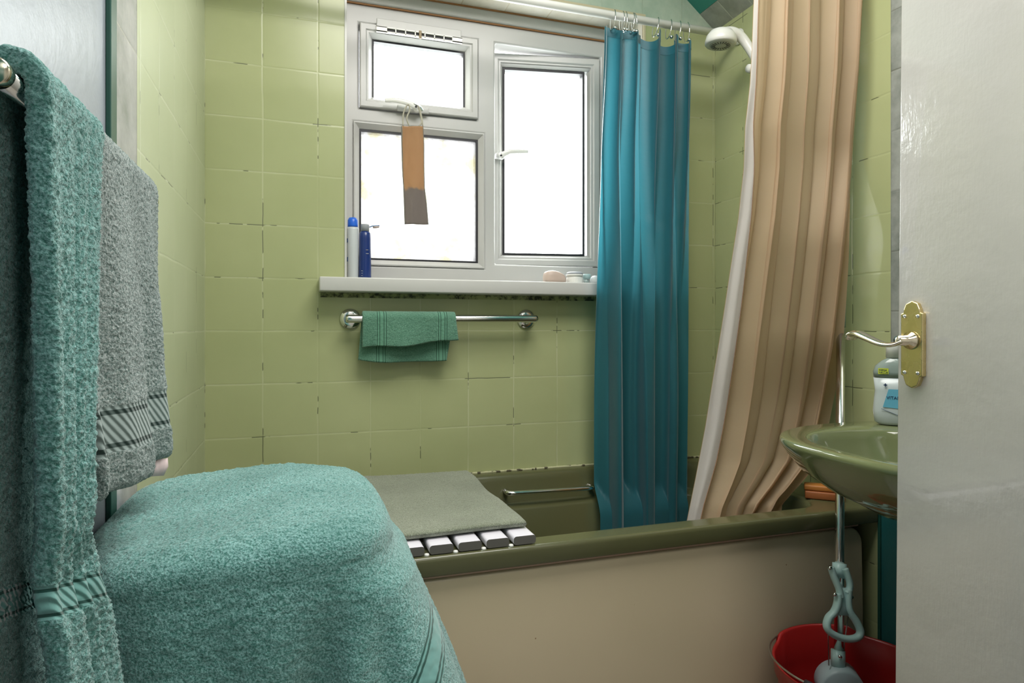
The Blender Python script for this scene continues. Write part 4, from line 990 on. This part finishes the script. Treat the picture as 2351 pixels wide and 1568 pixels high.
g = G(); g.lathe([(.0001, 0), (.012, 0), (.0135, .012), (.0128, .016), (.0001, .017)], (x+.002, Y_, SILL+.0156)); g.make('cap', plain('pale_aqua_cap', (.45, .62, .62), .3), t4)
x = sx(1366, Y_); g = G(); Ls = []
for f, z in ((.6, 0), (.95, .004), (1, .012), (.9, .020), (.55, .026)): Ls.append([Vector((q.x+.002*noise.noise(q*300), q.y, SILL+.0008+z+.002*noise.noise(q*250))) for q in sup(x, Y_, .015*f, .016*f, 2, 0, None, 30)])
g.loft(Ls, True, True); o = g.make('cotton_pad', plain('white_cotton', (.75, .77, .78), .9)); tag(o, 'crumpled white cotton pad at the sill end by the blue curtain', 'cotton pad')

# ---------------------------------------------------------------- back scrubbing strap hung on the window handle
st = thing('scrubbing_strap', 'tan and grey scrubbing strap hanging from the top window handle', 'strap', tuple(at(950, 250, Yh-.014)))
Ys = Yh-.016
Lq = [(290, 922), (330, 923), (380, 925), (430, 928), (470, 929), (515, 930)]; Rq = [(290, 971), (330, 973), (380, 973), (430, 974), (470, 979), (515, 983)]
rows = []
for j in range(61):
    py = lerp(290, 515, j/60); a_ = at(curve(Lq, py), py, Ys); b_ = at(curve(Rq, py), py, Ys); row = []
    for i in range(17):
        u = i/16; q = a_.lerp(b_, u); q.y += .004*math.sin(PI*u*2+j*.05)-.003*math.cos(PI*u*1.0+.1*j)+.002*noise.noise(Vector((u*5, j*.12, 2))); q.y -= .000; row.append(q)
    rows.append(row)
def strap_mat():
    n = N('tan_grey_strap'); s_ = n.sep(); zc_ = at(950, 432, Ys).z
    k = n.mrange(n.math('ADD', s_[2], n.math('MULTIPLY', n.math('SUBTRACT', n.noise(30, 3), .5), .05)), zc_-.006, zc_+.006)
    c = n.mix(k, (.26, .22, .20), (.52, .31, .16)); n.set(color=c, rough=.85, normal=n.bump(n.noise(600, 2), .6, .001))
    tr = n.new('ShaderNodeBsdfTranslucent'); n.link(c, tr.inputs[0]); mx = n.new('ShaderNodeMixShader'); mx.inputs[0].default_value = .35; n.link(n.b.outputs[0], mx.inputs[1]); n.link(tr.outputs[0], mx.inputs[2]); n.link(mx.outputs[0], n.out.inputs[0]); return n.m
g = G(); g.grid(rows); g.make('strap_body', strap_mat(), st, True, [('solid', .004)])
M_piping = plain('grey_piping', (.20, .19, .16), .8)
g = G(); g.tube([r0_[0] for r0_ in rows], .0022, 8).tube([r0_[-1] for r0_ in rows], .0022, 8); g.make('piping', M_piping, st)
M_cord = plain('cream_cord', (.42, .40, .32), .8)
hk = at(937, 243, Ys); 
g = G(); g.tube(smooth_path([rows[0][1], at(926, 262, Ys), at(936, 240, Ys-.004), at(941, 252, Ys), at(934, 272, Ys), rows[0][6]], 6), .0024, 8); g.make('loop', M_cord, st)
g = G(); g.tube(smooth_path([rows[0][16], at(968, 268, Ys), at(960, 242, Ys-.004), at(965, 262, Ys), at(968, 280, Ys), rows[0][13]], 6), .0024, 8); g.make('loop', M_cord, st)
